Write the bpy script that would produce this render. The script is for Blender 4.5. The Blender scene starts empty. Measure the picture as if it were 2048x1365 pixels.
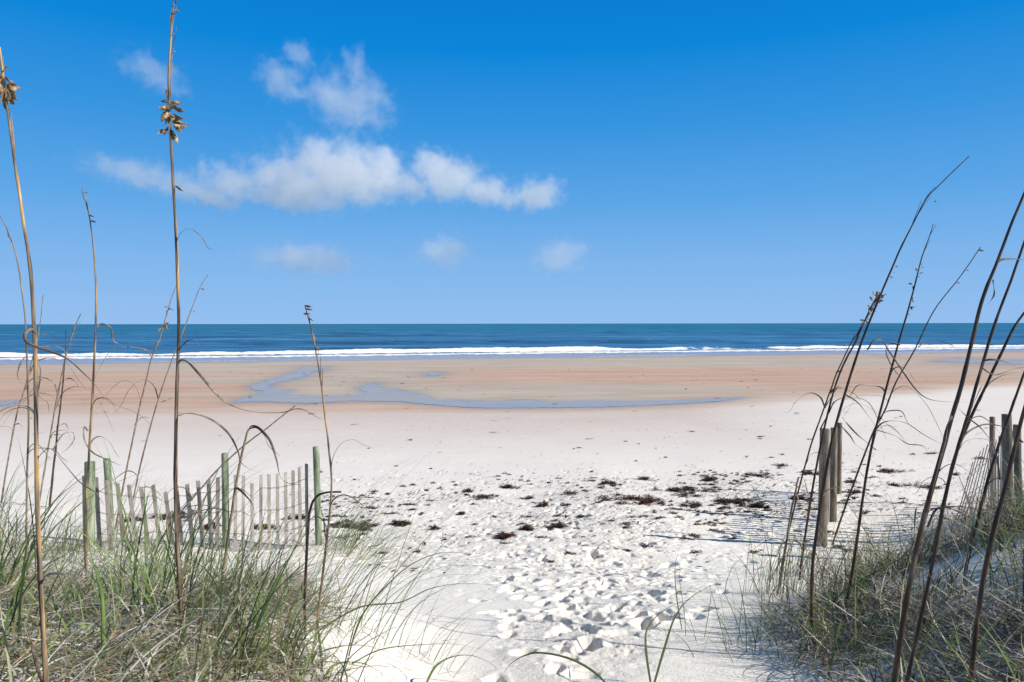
import bpy, bmesh, math, random
import numpy as np
from mathutils import Vector, Matrix, Euler
from mathutils.geometry import tessellate_polygon

# ------------------------------------------------------------------ camera, world, sun, exposure
sc = bpy.context.scene
COL = sc.collection
F = 1490.0                       # focal length in photograph pixels (2048 wide)
CAMZ = 5.0                       # eye height above the sea
cam = bpy.data.cameras.new("camera")
co = bpy.data.objects.new("camera", cam)
COL.objects.link(co)
co.location = (0, 0, CAMZ)
PITCH = math.atan(35.0 / F)
co.rotation_euler = (math.radians(90) - PITCH, math.radians(0.08), 0)
cam.sensor_width = 36
cam.lens = F / 2048 * 36
cam.clip_start = 0.05
cam.clip_end = 60000
sc.camera = co
R = co.rotation_euler.to_matrix()

sc.view_settings.view_transform = 'Standard'
sc.view_settings.look = 'None'
sc.view_settings.exposure = 0.25
sc.view_settings.gamma = 1

SUN = Vector((0.958, -0.287, 0)).normalized() * math.cos(math.radians(35)) + Vector((0, 0, math.sin(math.radians(35))))
w = bpy.data.worlds.new("World")
sc.world = w
w.use_nodes = True
nt = w.node_tree
bg = nt.nodes['Background']
sky = nt.nodes.new('ShaderNodeTexSky')
sky.sky_type = 'NISHITA'
sky.sun_disc = False
sky.sun_elevation = math.radians(35)
sky.sun_rotation = math.atan2(SUN.x, SUN.y)
sky.air_density = 1.0
sky.dust_density = 0.3
sky.ozone_density = 2.0
# the deep polarised blue of the photograph: graded by height above the horizon, darkened overhead to keep skylight in shadows low
tc = nt.nodes.new('ShaderNodeTexCoord')
sep = nt.nodes.new('ShaderNodeSeparateXYZ')
nt.links.new(tc.outputs['Generated'], sep.inputs[0])
ramp = nt.nodes.new('ShaderNodeValToRGB')
nt.links.new(sep.outputs['Z'], ramp.inputs[0])
EX = 2 ** 0.25
stops = [(0.0, (.285, .515, .86)), (.08, (.205, .455, .83)), (.16, (.10, .37, .79)), (.25, (.035, .295, .735)),
         (.34, (.0, .235, .69)), (.42, (.0, .19, .62)), (.52, (.02, .12, .30)), (.75, (.055, .085, .13)), (1, (.06, .085, .115))]
el = ramp.color_ramp.elements
while len(el) < len(stops):
    el.new(0.5)
for e, (p, c) in zip(el, stops):
    e.position = p
    e.color = tuple(v / EX / .98 for v in c) + (1,)
sk = nt.nodes.new('ShaderNodeMix')
sk.data_type = 'RGBA'
sk.inputs[0].default_value = 0.97
sc10 = nt.nodes.new('ShaderNodeVectorMath')
sc10.operation = 'SCALE'
sc10.inputs['Scale'].default_value = 0.08
nt.links.new(sky.outputs[0], sc10.inputs[0])
nt.links.new(sc10.outputs[0], sk.inputs[6])
nt.links.new(ramp.outputs[0], sk.inputs[7])
nt.links.new(sk.outputs[2], bg.inputs[0])
bg.inputs[1].default_value = 1.0

sun = bpy.data.lights.new("sun", 'SUN')
so = bpy.data.objects.new("sun", sun)
COL.objects.link(so)
sun.energy = 4.9
sun.angle = math.radians(0.53)
sun.color = (1, .925, .81)
so.rotation_euler = SUN.to_track_quat('Z', 'Y').to_euler()
so.location = (30, -10, 30)

sc.cycles.transparent_max_bounces = 16
sc.cycles.volume_bounces = 14
sc.cycles.max_bounces = 14
sc.cycles.volume_step_rate = 1.0
sc.cycles.volume_max_steps = 128

rng = np.random.default_rng(7)
random.seed(7)

# ------------------------------------------------------------------ numeric helpers
def vn(x, y, seed=0):
    xi = np.floor(x); yi = np.floor(y)
    fx = x - xi; fy = y - yi
    fx = fx * fx * fx * (fx * (fx * 6 - 15) + 10); fy = fy * fy * fy * (fy * (fy * 6 - 15) + 10)
    xi = xi.astype(np.int64); yi = yi.astype(np.int64)
    def h(a, b):
        n = (a * 374761393 + b * 668265263 + seed * 974634777) & 0xffffffff
        n = ((n ^ (n >> 13)) * 1274126177) & 0xffffffff
        n = (n ^ (n >> 16)) & 0xffff
        return n / 32767.5 - 1
    return (h(xi, yi) * (1 - fx) * (1 - fy) + h(xi + 1, yi) * fx * (1 - fy)
            + h(xi, yi + 1) * (1 - fx) * fy + h(xi + 1, yi + 1) * fx * fy)

def fbm(x, y, o=4, seed=0, g=0.5):
    a = 1.0; s = 0; t = 0
    for k in range(o):
        c, d = math.cos(k * 1.3), math.sin(k * 1.3)
        s = s + a * vn((x * c - y * d) * 2 ** k, (x * d + y * c) * 2 ** k, seed + k)
        t += a; a *= g
    return s / t

def ss(a, b, x):
    t = np.clip((np.asarray(x, float) - a) / (b - a), 0, 1)
    return t * t * (3 - 2 * t)

BY = [-8, 0, 2, 3, 5, 7, 9, 11, 15, 22, 34]
BZ = [-1.4, -1.55, -1.66, -1.76, -2.05, -2.5, -2.93, -3.18, -3.45, -3.72, -4.05]

def XE(y):
    """left foot of the right dune"""
    k = ss(5.2, 7.6, y)
    return (.26 * y + .15) * (1 - k) + .49 * y * k

def H(x, y):
    """ground height above the sea, without the small relief"""
    x = np.asarray(x, float); y = np.asarray(y, float)
    s = y - 0.24 * x * ss(12, 32, y)
    near = np.interp(s, BY, BZ)
    far = -4.05 - (s - 34) * (0.95 / 75)
    z = np.where(s < 34, near, far)
    z = np.where(s > 115, -5.08 - (s - 115) * 0.03, z)
    z = np.maximum(z, -9)
    # dune on the left of the path
    xl = .5 - .19 * y + .18 * np.sin(y * 1.7)
    al = np.clip(.82 - .11 * y, .14, .8) * (1 - ss(6.5, 9.5, y)) + .06 * np.clip(-x - 2, 0, 4) * (1 - ss(9, 13, y))
    z = z + al * ss(0, 1.25, xl - x)
    # dune on the right of the path
    xe = XE(y) + .12 * np.sin(y * 2.1 + 1)
    wd = (.8 + .45 * y) * (1 - ss(5.2, 7.6, y)) + 3.0 * ss(5.2, 7.6, y)
    ar = (.45 + .06 * y) * (1 - ss(9.3, 12.5, y))
    z = z + ar * ss(0, 1, (x - xe) / wd)
    z = z + .35 * ss(.85 * y + .6, .85 * y + 3.2, x) * (1 - ss(9, 14, y)) * ss(-3, 2, y)
    # gentle undulation
    z = z + .05 * vn(x * .55, y * .55, 5) * (1 - ss(14, 24, y))
    z = z + .07 * fbm(x * .9, y * .9, 2, 9) * ss(.2, 1, np.maximum((x - xe) / wd, (xl - x) / 1.2)) * (1 - ss(10, 14, y))
    return z + CAMZ

def ray(px, py):
    d = R @ Vector(((px - 1024) / F, -(py - 682.5) / F, -1))
    return d / d.y

def at(px, py, D):
    d = ray(px, py)
    return Vector((d.x * D, D, CAMZ + d.z * D))

def ground(px, py):
    d = ray(px, py)
    D = np.concatenate([np.arange(1, 20, .01), np.geomspace(20, 200, 4000)])
    z = CAMZ + d.z * D - H(d.x * D, D)
    k = np.argmax(z < 0)
    if z[k] >= 0: k = len(D) - 1
    D = float(D[k])
    return Vector((d.x * D, D, float(H(d.x * D, D))))

def inv(x, y, z):
    """where a place in the world stands in the photograph (used to map the beach's wet and dry patches)"""
    M = np.array(R.transposed())
    v = M @ np.stack([x, y, z - CAMZ]).reshape(3, -1)
    px = 1024 + F * v[0] / -v[2]; py = 682.5 - F * v[1] / -v[2]
    return px.reshape(x.shape), py.reshape(x.shape)

# ------------------------------------------------------------------ object helpers
def tag(o, label=None, cat=None, group=None, kind=None):
    if label: o['label'] = label
    if cat: o['category'] = cat
    if group: o['group'] = group
    if kind: o['kind'] = kind
    return o

def empty(name, loc):
    o = bpy.data.objects.new(name, None)
    o.empty_display_size = .1
    o.location = loc
    COL.objects.link(o)
    return o

def npmesh(name, V, Fc, mat, parent=None, col=None, smooth=True, origin=None):
    """mesh object from arrays; quads, or triangles where Fc has 3 columns"""
    V = np.asarray(V, np.float32).reshape(-1, 3)
    if origin is not None:
        V = V - np.array(origin, np.float32)
    Fc = np.asarray(Fc, np.int32)
    me = bpy.data.meshes.new(name)
    me.vertices.add(len(V)); me.vertices.foreach_set('co', V.ravel())
    n, k = Fc.shape
    me.loops.add(n * k); me.loops.foreach_set('vertex_index', Fc.ravel())
    me.polygons.add(n)
    me.polygons.foreach_set('loop_start', np.arange(0, n * k, k, dtype=np.int32))
    me.polygons.foreach_set('loop_total', np.full(n, k, np.int32))
    me.update(calc_edges=True)
    if smooth: me.polygons.foreach_set('use_smooth', np.ones(n, bool))
    if col is not None:
        for nm, c in (col.items() if isinstance(col, dict) else [('tint', col)]):
            a = me.color_attributes.new(nm, 'FLOAT_COLOR', 'POINT')
            c4 = np.ones((len(V), 4), np.float32); c4[:, :c.shape[1]] = c
            a.data.foreach_set('color', c4.ravel())
    me.materials.append(mat)
    o = bpy.data.objects.new(name, me)
    COL.objects.link(o)
    if origin is not None and parent is None: o.location = origin
    if parent is not None: o.parent = parent
    return o

class N:
    """small node-tree builder"""
    def __init__(s, name):
        s.m = bpy.data.materials.new(name); s.m.use_nodes = True
        s.t = s.m.node_tree; s.p = s.t.nodes['Principled BSDF']; s.out = s.t.nodes['Material Output']
    def n(s, typ, **k):
        o = s.t.nodes.new('ShaderNode' + typ)
        for a, b in k.items(): setattr(o, a, b)
        return o
    def l(s, a, b): s.t.links.new(a, b)
    def noise(s, scale, detail=3, rough=.5, vec=None, dist=0):
        o = s.n('TexNoise'); o.inputs['Scale'].default_value = scale; o.inputs['Detail'].default_value = detail
        o.inputs['Roughness'].default_value = rough; o.inputs['Distortion'].default_value = dist
        if vec is not None: s.l(vec, o.inputs['Vector'])
        return o.outputs['Fac']
    def ramp(s, fac, stops, interp='LINEAR'):
        o = s.n('ValToRGB'); o.color_ramp.interpolation = interp
        e = o.color_ramp.elements
        while len(e) < len(stops): e.new(.5)
        for a, (p, c) in zip(e, stops):
            a.position = p; a.color = (c if len(c) == 4 else tuple(c) + (1,)) if not isinstance(c, (int, float)) else (c, c, c, 1)
        s.l(fac, o.inputs[0]); return o.outputs[0]
    def mix(s, f, a, b, mode='MIX'):
        o = s.n('Mix', data_type='RGBA', blend_type=mode)
        for v, i in ((f, 0), (a, 6), (b, 7)):
            if isinstance(v, (int, float)): o.inputs[i].default_value = v if i == 0 else (v, v, v, 1)
            elif isinstance(v, tuple): o.inputs[i].default_value = v + (1,)
            else: s.l(v, o.inputs[i])
        return o.outputs[2]
    def math(s, op, a, b=0.0, clamp=False):
        o = s.n('Math', operation=op, use_clamp=clamp)
        for v, i in ((a, 0), (b, 1)):
            if isinstance(v, (int, float)): o.inputs[i].default_value = v
            else: s.l(v, o.inputs[i])
        return o.outputs[0]
    def coords(s, scale=(1, 1, 1), out='Object'):
        c = s.n('TexCoord'); m = s.n('Mapping'); m.inputs['Scale'].default_value = scale
        s.l(c.outputs[out], m.inputs[0]); return m.outputs[0]
    def geo(s, scale=(1, 1, 1)):
        c = s.n('NewGeometry'); m = s.n('Mapping'); m.inputs['Scale'].default_value = scale
        s.l(c.outputs['Position'], m.inputs[0]); return m.outputs[0]
    def attr(s, name):
        o = s.n('Attribute', attribute_name=name); return o
    def bump(s, h, strength=.3, dist=.01, normal=None):
        o = s.n('Bump'); o.inputs['Strength'].default_value = strength; o.inputs['Distance'].default_value = dist
        s.l(h, o.inputs['Height'])
        if normal is not None: s.l(normal, o.inputs['Normal'])
        return o.outputs[0]
    def set(s, **k):
        for a, b in k.items():
            i = s.p.inputs[a.replace('_', ' ')]
            if isinstance(b, (int, float)): i.default_value = b
            elif isinstance(b, tuple): i.default_value = b + (1,) if len(b) == 3 else b
            else: s.l(b, i)

# ------------------------------------------------------------------ ground material
g = N('beach_sand')
pos = g.geo()
at1 = g.attr('tint'); sp = g.n('SeparateColor'); zone = g.attr('zone'); g.l(zone.outputs['Color'], sp.inputs[0])
wet, near, redn = sp.outputs[0], sp.outputs[1], sp.outputs[2]
c = at1.outputs['Color']
fine = g.noise(260, 2, .7, pos)
c = g.mix(g.math('MULTIPLY', near, .35), c, g.ramp(fine, [(.3, (.78, .76, .73)), (.55, (1, 1, 1))]), 'MULTIPLY')
c = g.mix(.35, c, g.ramp(g.noise(2.2, 5, .6, g.geo((.35, 1, 1))), [(.3, (.90, .89, .88)), (.6, (1, 1, 1))]), 'MULTIPLY')
# pale shell and dry sand flecks, with sunlit ripples painted in, on the middle beach
fl = g.ramp(g.noise(3.6, 3, .6, g.geo((.8, .8, 1))), [(.63, 0.0), (.68, 1.0)])
c = g.mix(g.math('MULTIPLY', fl, g.math('MULTIPLY', redn, .5)), c, (.80, .77, .75))
# streaks left by the tide on the wet flat
stk = g.ramp(g.noise(.4, 6, .62, g.geo((.16, .7, 1)), 1.8), [(.36, (.84, .80, .78)), (.62, (1.06, 1.05, 1.04))])
c = g.mix(g.math('MULTIPLY', wet, .9), c, stk, 'MULTIPLY')
hgt = g.math('ADD', g.noise(55, 4, .6, pos), g.math('MULTIPLY', g.noise(400, 2, .6, pos), .25))
bs = g.n('Bump'); bs.inputs['Distance'].default_value = .012
chn = g.attr('churn'); spc = g.n('SeparateColor'); g.l(chn.outputs['Color'], spc.inputs[0])
hgt = g.math('ADD', hgt, g.math('MULTIPLY', g.math('MULTIPLY', spc.outputs[0], g.noise(28, 6, .75, pos)), 3.5))
g.l(hgt, bs.inputs['Height']); g.l(g.math('MULTIPLY', near, .6), bs.inputs['Strength'])
g.set(Base_Color=c, Roughness=g.math('SUBTRACT', .95, g.math('MULTIPLY', wet, .25)), Normal=bs.outputs[0], Specular_IOR_Level=.2)
# water-soaked margins of the pools and the wash shine with the sky
shn = g.ramp(g.math('ADD', spc.outputs[1], g.math('MULTIPLY', g.math('SUBTRACT', g.noise(.55, 5, .65, g.geo((.5, 1, 1))), .5), 1.1)), [(.35, 0.0), (.85, 1.0)])
gw = g.n('BsdfGlossy'); gw.inputs['Roughness'].default_value = .15
gw.inputs['Color'].default_value = (.9, .9, .95, 1)
mxs = g.n('MixShader'); g.l(g.math('MULTIPLY', shn, g.math('MULTIPLY', spc.outputs[1], .42)), mxs.inputs[0])
g.l(g.p.outputs[0], mxs.inputs[1]); g.l(gw.outputs[0], mxs.inputs[2]); g.l(mxs.outputs[0], g.out.inputs['Surface'])

# ------------------------------------------------------------------ the ground sheet
POOLS = {
 'stream': [(612,735),(650,735),(648,739),(622,745),(617,752),(598,757),(572,762),(552,766),(535,773),(548,779),(580,780),(568,788),(570,791),(650,794),(715,792),(728,790),(735,785),(718,778),(728,774),(745,768),(753,768),(751,774),(785,779),(812,785),(840,789),(870,802),(900,800),(940,803),(1000,804),(1050,801),(1100,805),(1180,803),(1260,804),(1350,802),(1400,800),(1480,797),(1440,803),(1400,806),(1300,811),(1200,815),(1100,816),(1000,817),(940,816),(900,813),(850,809),(800,804),(740,803),(700,802),(650,806),(610,808),(570,806),(530,804),(468,806),(480,800),(500,794),(522,788),(530,783),(505,780),(500,775),(520,768),(545,760),(570,752),(590,745),(603,739)],
 'left': [(0,808),(15,804),(32,802),(22,808),(8,812),(-20,813)],
 'small': [(855,749),(865,746),(884,748),(872,752),(858,752)],
 'right': [(1870,723),(1920,718),(1980,720),(2070,723),(2070,729),(1980,727),(1920,725)],
 'bar': [(1735,711),(1762,708),(1805,709),(1800,712),(1765,713)],
}
def build_ground():
    y1 = np.concatenate([np.linspace(-4, 2.2, 70), np.arange(2.2, 12.5, .013)])
    ys = list(y1); st = .013
    while ys[-1] < 175:
        st = min(st * 1.012, max(.013, (ys[-1]) * .0042)); ys.append(ys[-1] + st)
    ys = np.array(ys + [190, 230, 300])
    ui = np.linspace(-.47, .47, 1050)
    uo = np.linspace(.47, .75, 110)[1:]; uo2 = np.linspace(.75, 1.8, 60)[1:]
    us = np.concatenate([-uo2[::-1], -uo[::-1], ui, uo, uo2])
    X = us[None, :] * (ys[:, None] + 6); Y = np.repeat(ys[:, None], len(us), 1)
    Z = H(X, Y)
    nearm = 1 - ss(13, 26, Y)
    # the trodden path: churned sand
    cx = np.interp(ys, [0, 3.5, 5, 7, 9, 11, 14, 18], [.25, .28, .5, .85, .75, .7, .9, 1.5])[:, None]
    cw = np.interp(ys, [0, 3.5, 5, 7, 9, 11, 14, 18], [.45, .5, .68, 1.05, 1.35, 1.9, 3.0, 4.5])[:, None]
    ch = 1 - ss(.45, 1.05, np.abs(X - cx) / cw + .25 * fbm(X * 1.3, Y * 1.3, 2, 31))
    ch = ch * (1 - ss(11.5, 15.5, Y))
    ch2 = (1 - ss(15, 19, Y)) * ss(7, 9, Y) * .35 * np.clip(fbm(X * .7, Y * .7, 2, 3) + .6, 0, 1)
    chs = np.clip(ch + ch2, 0, 1)
    Z += chs * .035 * fbm(X * 1.7, Y * 1.7, 3, 8)
    gate = ss(-.3, .35, fbm(X * 1.4, Y * 1.4, 3, 16))
    Z += chs * (.3 + .7 * gate) * .014 * fbm(X * 4.0, Y * 4.0, 5, 12, .62)
    Z += chs * gate * .011 * fbm(X * 16, Y * 16, 3, 14, .65)
    Z -= np.clip(chs + .3 * nearm * (Y > 6), 0, 1) * .050 * np.clip(fbm(X * 13 + 4, Y * 13, 3, 19, .6) - .30, 0, .45)
    wide = (1 - ss(12, 17, Y)) * ss(-.75, -.25, -np.abs(X / (Y + .5) - .12)) * ss(5.5, 8, Y)
    Z -= wide * .020 * np.clip(fbm(X * 5, Y * 5, 4, 18, .65), -.1, 1)
    Z += nearm * .006 * fbm(X * 5, Y * 5, 4, 15)
    # dune lumps under the grass
    rightd = ss(.1, .6, (X - XE(Y)) / (1.2 + .24 * Y)) * (1 - ss(10, 14, Y))
    Z += rightd * .05 * fbm(X * 2.2, Y * 2.2, 3, 21)
    # footprints
    prng = np.random.default_rng(5)
    def stamp(x, y, L, W, dep, a):
        r = L * 1.5
        i0, i1 = np.searchsorted(ys, [y - r, y + r])
        yy = (y + 6); j0, j1 = np.searchsorted(us, [(x - r) / yy - .01, (x + r) / yy + .01])
        if i1 <= i0 or j1 <= j0: return
        dx = X[i0:i1, j0:j1] - x; dy = Y[i0:i1, j0:j1] - y
        u = (dx * math.cos(a) + dy * math.sin(a)) / L; v = (-dx * math.sin(a) + dy * math.cos(a)) / W
        wob = .30 * fbm(dx * 11 + x * 50, dy * 11 + y * 37, 3, 4)
        rr = np.sqrt(u * u + v * v) + wob
        pit = -dep * (1 - ss(.40, 1.0, rr))
        rim = dep * .08 * np.exp(-((rr - 1.2) / .28) ** 2) * (1 + .8 * vn(dx * 16 + 3, dy * 16 + y, 9))
        Z[i0:i1, j0:j1] += pit + rim
    for k in range(340):
        y = prng.uniform(2.4, 14.5) if k % 3 else prng.uniform(2.4, 9)
        c0 = np.interp(y, ys, cx[:, 0]); w0 = np.interp(y, ys, cw[:, 0])
        x = c0 + prng.normal(0, .55) * w0
        if y < 4.8 and k % 5: continue
        dep = prng.uniform(.025, .075) * (1 if y < 9 else .6)
        stamp(x, y, prng.uniform(.07, .15), prng.uniform(.045, .08), dep, math.radians(90 + prng.normal(-12, 22)))
    for k in range(420):
        y = prng.uniform(8.5, 18); x = prng.uniform(-.25, .5) * y
        stamp(x, y, prng.uniform(.05, .15), prng.uniform(.035, .08), prng.uniform(.01, .035), prng.uniform(0, 3.1))
    for px, py, s_ in [(1022, 1178, 1.5), (1212, 1172, 1.3), (1190, 1112, 1.4), (1225, 1130, 1.5), (1300, 1150, 1.6), (1305, 1190, 1.5), (1290, 1250, 1.3), (1185, 1235, 1.2), (1180, 1290, 1.2), (1210, 1160, 1.2), (1340, 1130, 1.5)]:
        p = ground(px, py)
        stamp(p.x, p.y, .15 * s_ / 1.2, .085 * s_ / 1.2, .10, math.radians(80 + prng.normal(0, 15)))
    for k in range(34):
        p = ground(prng.uniform(1130, 1360) if k % 2 else prng.uniform(1000, 1300), prng.uniform(1075, 1250))
        stamp(p.x, p.y, prng.uniform(.10, .16), prng.uniform(.06, .09), prng.uniform(.06, .10), math.radians(80 + prng.normal(0, 22)))
    # far beach, very low relief
    Z += ss(16, 30, Y) * (1 - ss(95, 110, Y)) * .0065 * fbm(X * .5, Y * 1.4, 3, 41)
    # colour zones
    px, py = inv(X, Y, Z)
    S = Y - .24 * X
    bx = np.interp(px, [-400, 0, 500, 900, 1100, 1400, 1600, 1800, 2048, 2500], [822, 824, 820, 818, 819, 812, 800, 789, 770, 745])
    bx = bx + 3 * fbm(X * .25, Y * .1, 3, 50)
    wetm = ss(10, -2, py - bx)
    wetm = ss(0, 1, (bx + 9 - py + 4 * fbm(X * .5, Y * .2, 3, 55)) / 24)
    wetm = np.where(Y < 20, 0, wetm)
    def blob(cx_, cy_, rx, ry):
        d = ((px - cx_) / rx) ** 2 + ((py - cy_) / ry) ** 2
        return np.exp(-d * 1.2)
    red = .45 + .35 * fbm(X * .05, Y * .12, 3, 60)
    red = red + .6 * blob(150, 780, 380, 22) + .7 * blob(600, 815, 520, 10) + .75 * blob(1150, 750, 260, 14) + .5 * blob(1500, 755, 420, 16) + .5 * blob(1700, 775, 300, 10) + .4 * blob(100, 755, 350, 8)
    red = red - .7 * blob(700, 770, 170, 26) - .7 * blob(900, 790, 260, 16) - .5 * blob(600, 725, 700, 9) - .6 * blob(1350, 725, 500, 9) - .5 * blob(1250, 785, 330, 14) - .4 * blob(200, 740, 300, 5)
    red = ss(.15, .95, red + .40 * fbm(X * .07 + Y * .05, Y * .22 - X * .03, 4, 63))
    gray = np.array([.53, .46, .395]); rdc = np.array([.58, .41, .315]); dry = np.array([.87, .85, .815]); mid = np.array([.60, .53, .495])
    wetc = gray + (rdc - gray) * red[..., None]
    m = ss(-.1, 1, (py - 822) / 125)                     # pinkish damp sand fading to white up the beach
    m = np.maximum(m, ss(1250, 1750, px) * .8)
    m = np.maximum(m, 1 - ss(14, 20, Y))
    m = np.clip(m + .12 * fbm(X * .3, Y * .3, 3, 70), 0, 1)
    dryf = np.array([.80, .77, .745]) + (dry - np.array([.80, .77, .745])) * (1 - ss(9, 20, Y))[..., None]
    dryc = mid + (dryf - mid) * m[..., None]
    C = dryc + (wetc - dryc) * wetm[..., None]
    edge = np.exp(-((py - bx - 2) / 6) ** 2) * (Y > 20) * (1 - ss(1300, 1900, px))
    C = C + (np.array([.54, .38, .29]) - C) * (.5 * edge)[..., None]
    under = ss(106, 112, S)[..., None]
    C = C * (1 - under) + np.array([.35, .32, .28]) * under
    sh = np.zeros_like(X)
    sel = (Y > 28) & (Y < 105) & (np.abs(X / Y) < .8)
    qx, qy = px[sel], py[sel] * 5.0
    dm = np.full(qx.shape, 1e9)
    for pl in POOLS.values():
        A_ = np.array(pl, float) * (1, 5.0)
        for i in range(len(A_)):
            p0 = A_[i]; e_ = A_[(i + 1) % len(A_)] - p0
            t_ = np.clip(((qx - p0[0]) * e_[0] + (qy - p0[1]) * e_[1]) / (e_ @ e_), 0, 1)
            dm = np.minimum(dm, np.hypot(qx - p0[0] - t_ * e_[0], qy - p0[1] - t_ * e_[1]))
    sh[sel] = np.exp(-(dm / 22) ** 1.2)
    sh = np.maximum(sh, .8 * np.exp(-((S - 107) / 3.5) ** 2))
    C = C * (1 - .28 * sh[..., None])
    litter_shade_l = ss(-.1, .25, -.42 * Y + .62 - X) * (1 - ss(4.0, 5.4, Y)) * ss(-.7, .0, fbm(X * 1.2, Y * 1.2, 2, 100))
    litter_shade_r = ss(.3, .9, X - XE(Y)) * (1 - ss(6.5, 8, Y)) * ss(-.35, .2, fbm(X * 1.1, Y * 1.1, 2, 120)) * .95
    lit = np.clip(litter_shade_l + litter_shade_r, 0, 1) * np.clip(.75 + .5 * fbm(X * 14, Y * 14, 3, 77), 0, 1)
    C = C + (np.array([.11, .092, .065]) - C) * (.85 * lit)[..., None]  # dead litter colour, deepened to paint shade into the gaps of the mat
    Zn = np.stack([wetm, nearm, (1 - wetm) * (1 - ss(0, 1, (py - 840) / 100)) * (Y > 14)], -1)
    nr, ncol = X.shape
    idx = np.arange(nr * ncol).reshape(nr, ncol)
    Fq = np.stack([idx[:-1, :-1], idx[:-1, 1:], idx[1:, 1:], idx[1:, :-1]], -1).reshape(-1, 4)
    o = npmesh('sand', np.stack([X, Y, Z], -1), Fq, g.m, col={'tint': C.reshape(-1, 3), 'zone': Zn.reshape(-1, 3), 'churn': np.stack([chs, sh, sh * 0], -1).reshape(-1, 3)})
    tag(o, 'white dune sand with a trodden path running down to the flat tan beach', kind='structure')
    return X, Y, Z, ys, us
GX, GY, GZ, GYS, GUS = build_ground()

def G(x, y):
    """height of the finished ground sheet (array look-up)"""
    x = np.atleast_1d(np.asarray(x, float)); y = np.atleast_1d(np.asarray(y, float))
    i = np.clip(np.searchsorted(GYS, y) - 1, 0, len(GYS) - 2)
    u = x / (y + 6)
    j = np.clip(np.searchsorted(GUS, u) - 1, 0, len(GUS) - 2)
    fy = (y - GYS[i]) / (GYS[i + 1] - GYS[i]); fu = np.clip((u - GUS[j]) / (GUS[j + 1] - GUS[j]), 0, 1)
    return ((GZ[i, j] * (1 - fu) + GZ[i, j + 1] * fu) * (1 - fy) + (GZ[i + 1, j] * (1 - fu) + GZ[i + 1, j + 1] * fu) * fy)

# ------------------------------------------------------------------ tidal pools
pm = N('pool_water')
pn = pm.bump(pm.noise(3, 3, .5, pm.geo((.6, 1.5, 1))), .25, .02)
pd = pm.n('BsdfDiffuse'); pd.inputs[0].default_value = (.44, .385, .35, 1)
pg = pm.n('BsdfGlossy'); pg.inputs['Roughness'].default_value = .12; pm.l(pn, pg.inputs['Normal'])
px_ = pm.n('MixShader')
pm.l(pm.ramp(pm.noise(.35, 6, .65, pm.geo((.35, 1, 1)), .8), [(.38, .28), (.50, .50), (.66, .62)]), px_.inputs[0])
pm.l(pd.outputs[0], px_.inputs[1]); pm.l(pg.outputs[0], px_.inputs[2]); pm.l(px_.outputs[0], pm.out.inputs['Surface'])
def pool(name, pts, label):
    out = []
    n = len(pts)
    for i in range(n):
        a, b = pts[i], pts[(i + 1) % n]
        L = math.hypot(a[0] - b[0], a[1] - b[1])
        k = max(1, int(L / 7))
        for t in range(k):
            f = t / k
            j = 0 if t == 0 else 1
            out.append((a[0] + (b[0] - a[0]) * f + j * rng.normal(0, 2.2), a[1] + (b[1] - a[1]) * f + j * rng.normal(0, .45)))
    P = [ground(a, b) for a, b in out]
    tris = tessellate_polygon([[Vector((p.x, p.y, 0)) for p in P]])
    bm = bmesh.new()
    vs = [bm.verts.new((p.x, p.y, 0)) for p in P]
    for t in tris:
        try: bm.faces.new([vs[i] for i in t])
        except ValueError: pass
    for _ in range(3):
        long_ = [e for e in bm.edges if e.calc_length() > 1.5]
        if long_: bmesh.ops.subdivide_edges(bm, edges=long_, cuts=1)
    bmesh.ops.triangulate(bm, faces=bm.faces[:])
    V = np.array([v.co[:] for v in bm.verts])
    bm.verts.index_update()
    Fc = np.array([[v.index for v in f.verts] for f in bm.faces])
    bm.free()
    V[:, 2] = H(V[:, 0], V[:, 1]) + .009
    o = npmesh('tidal_pool', V, Fc, pm.m)
    for p in o.data.polygons:
        if p.normal.z < 0: p.flip()
    tag(o, label, kind='structure')
pool('stream', POOLS['stream'], 'winding tidal stream and long shallow pool on the wet flat')
pool('left', POOLS['left'], 'tiny pool at the left edge of the flat')
pool('small', POOLS['small'], 'tiny pool in the middle of the flat')
pool('right', POOLS['right'], 'thin pool behind the sand bar at the right')
pool('bar', POOLS['bar'], 'thin puddle near the waterline at the right')

# ------------------------------------------------------------------ the sea
sm = N('sea_water')
za = sm.attr('zone'); sps = sm.n('SeparateColor'); sm.l(za.outputs['Color'], sps.inputs[0])
foam, shal, dist = sps.outputs[0], sps.outputs[1], sps.outputs[2]
deep = sm.mix(dist, (.045, .175, .37), (.026, .175, .335))
pat = sm.ramp(sm.math('ADD', sm.math('MULTIPLY', sm.noise(.028, 5, .75, sm.geo((.2, 1, 1)), .3), .55), sm.math('MULTIPLY', sm.noise(.16, 4, .6, sm.geo((.3, 1, 1))), .45)), [(.43, (.40, .50, .52)), (.48, (.85, .90, .93)), (.53, (1, 1, 1)), (.59, (1.7, 1.4, 1.25))])
deep = sm.mix(1.0, deep, pat, 'MULTIPLY')
deep = sm.mix(shal, deep, (.46, .46, .50))
h1 = sm.noise(.55, 5, .65, sm.geo((.5, 1, 1)))
h2 = sm.noise(3.5, 3, .6, sm.geo((.7, 1, 1)))
bn = sm.bump(sm.math('ADD', h1, sm.math('MULTIPLY', h2, .2)), .8, .5)
df = sm.n('BsdfDiffuse'); sm.l(deep, df.inputs[0]); sm.l(bn, df.inputs['Normal'])
gl = sm.n('BsdfGlossy'); gl.inputs['Roughness'].default_value = .22; sm.l(bn, gl.inputs['Normal'])
gl.inputs['Color'].default_value = (.9, .95, 1, 1)
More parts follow.
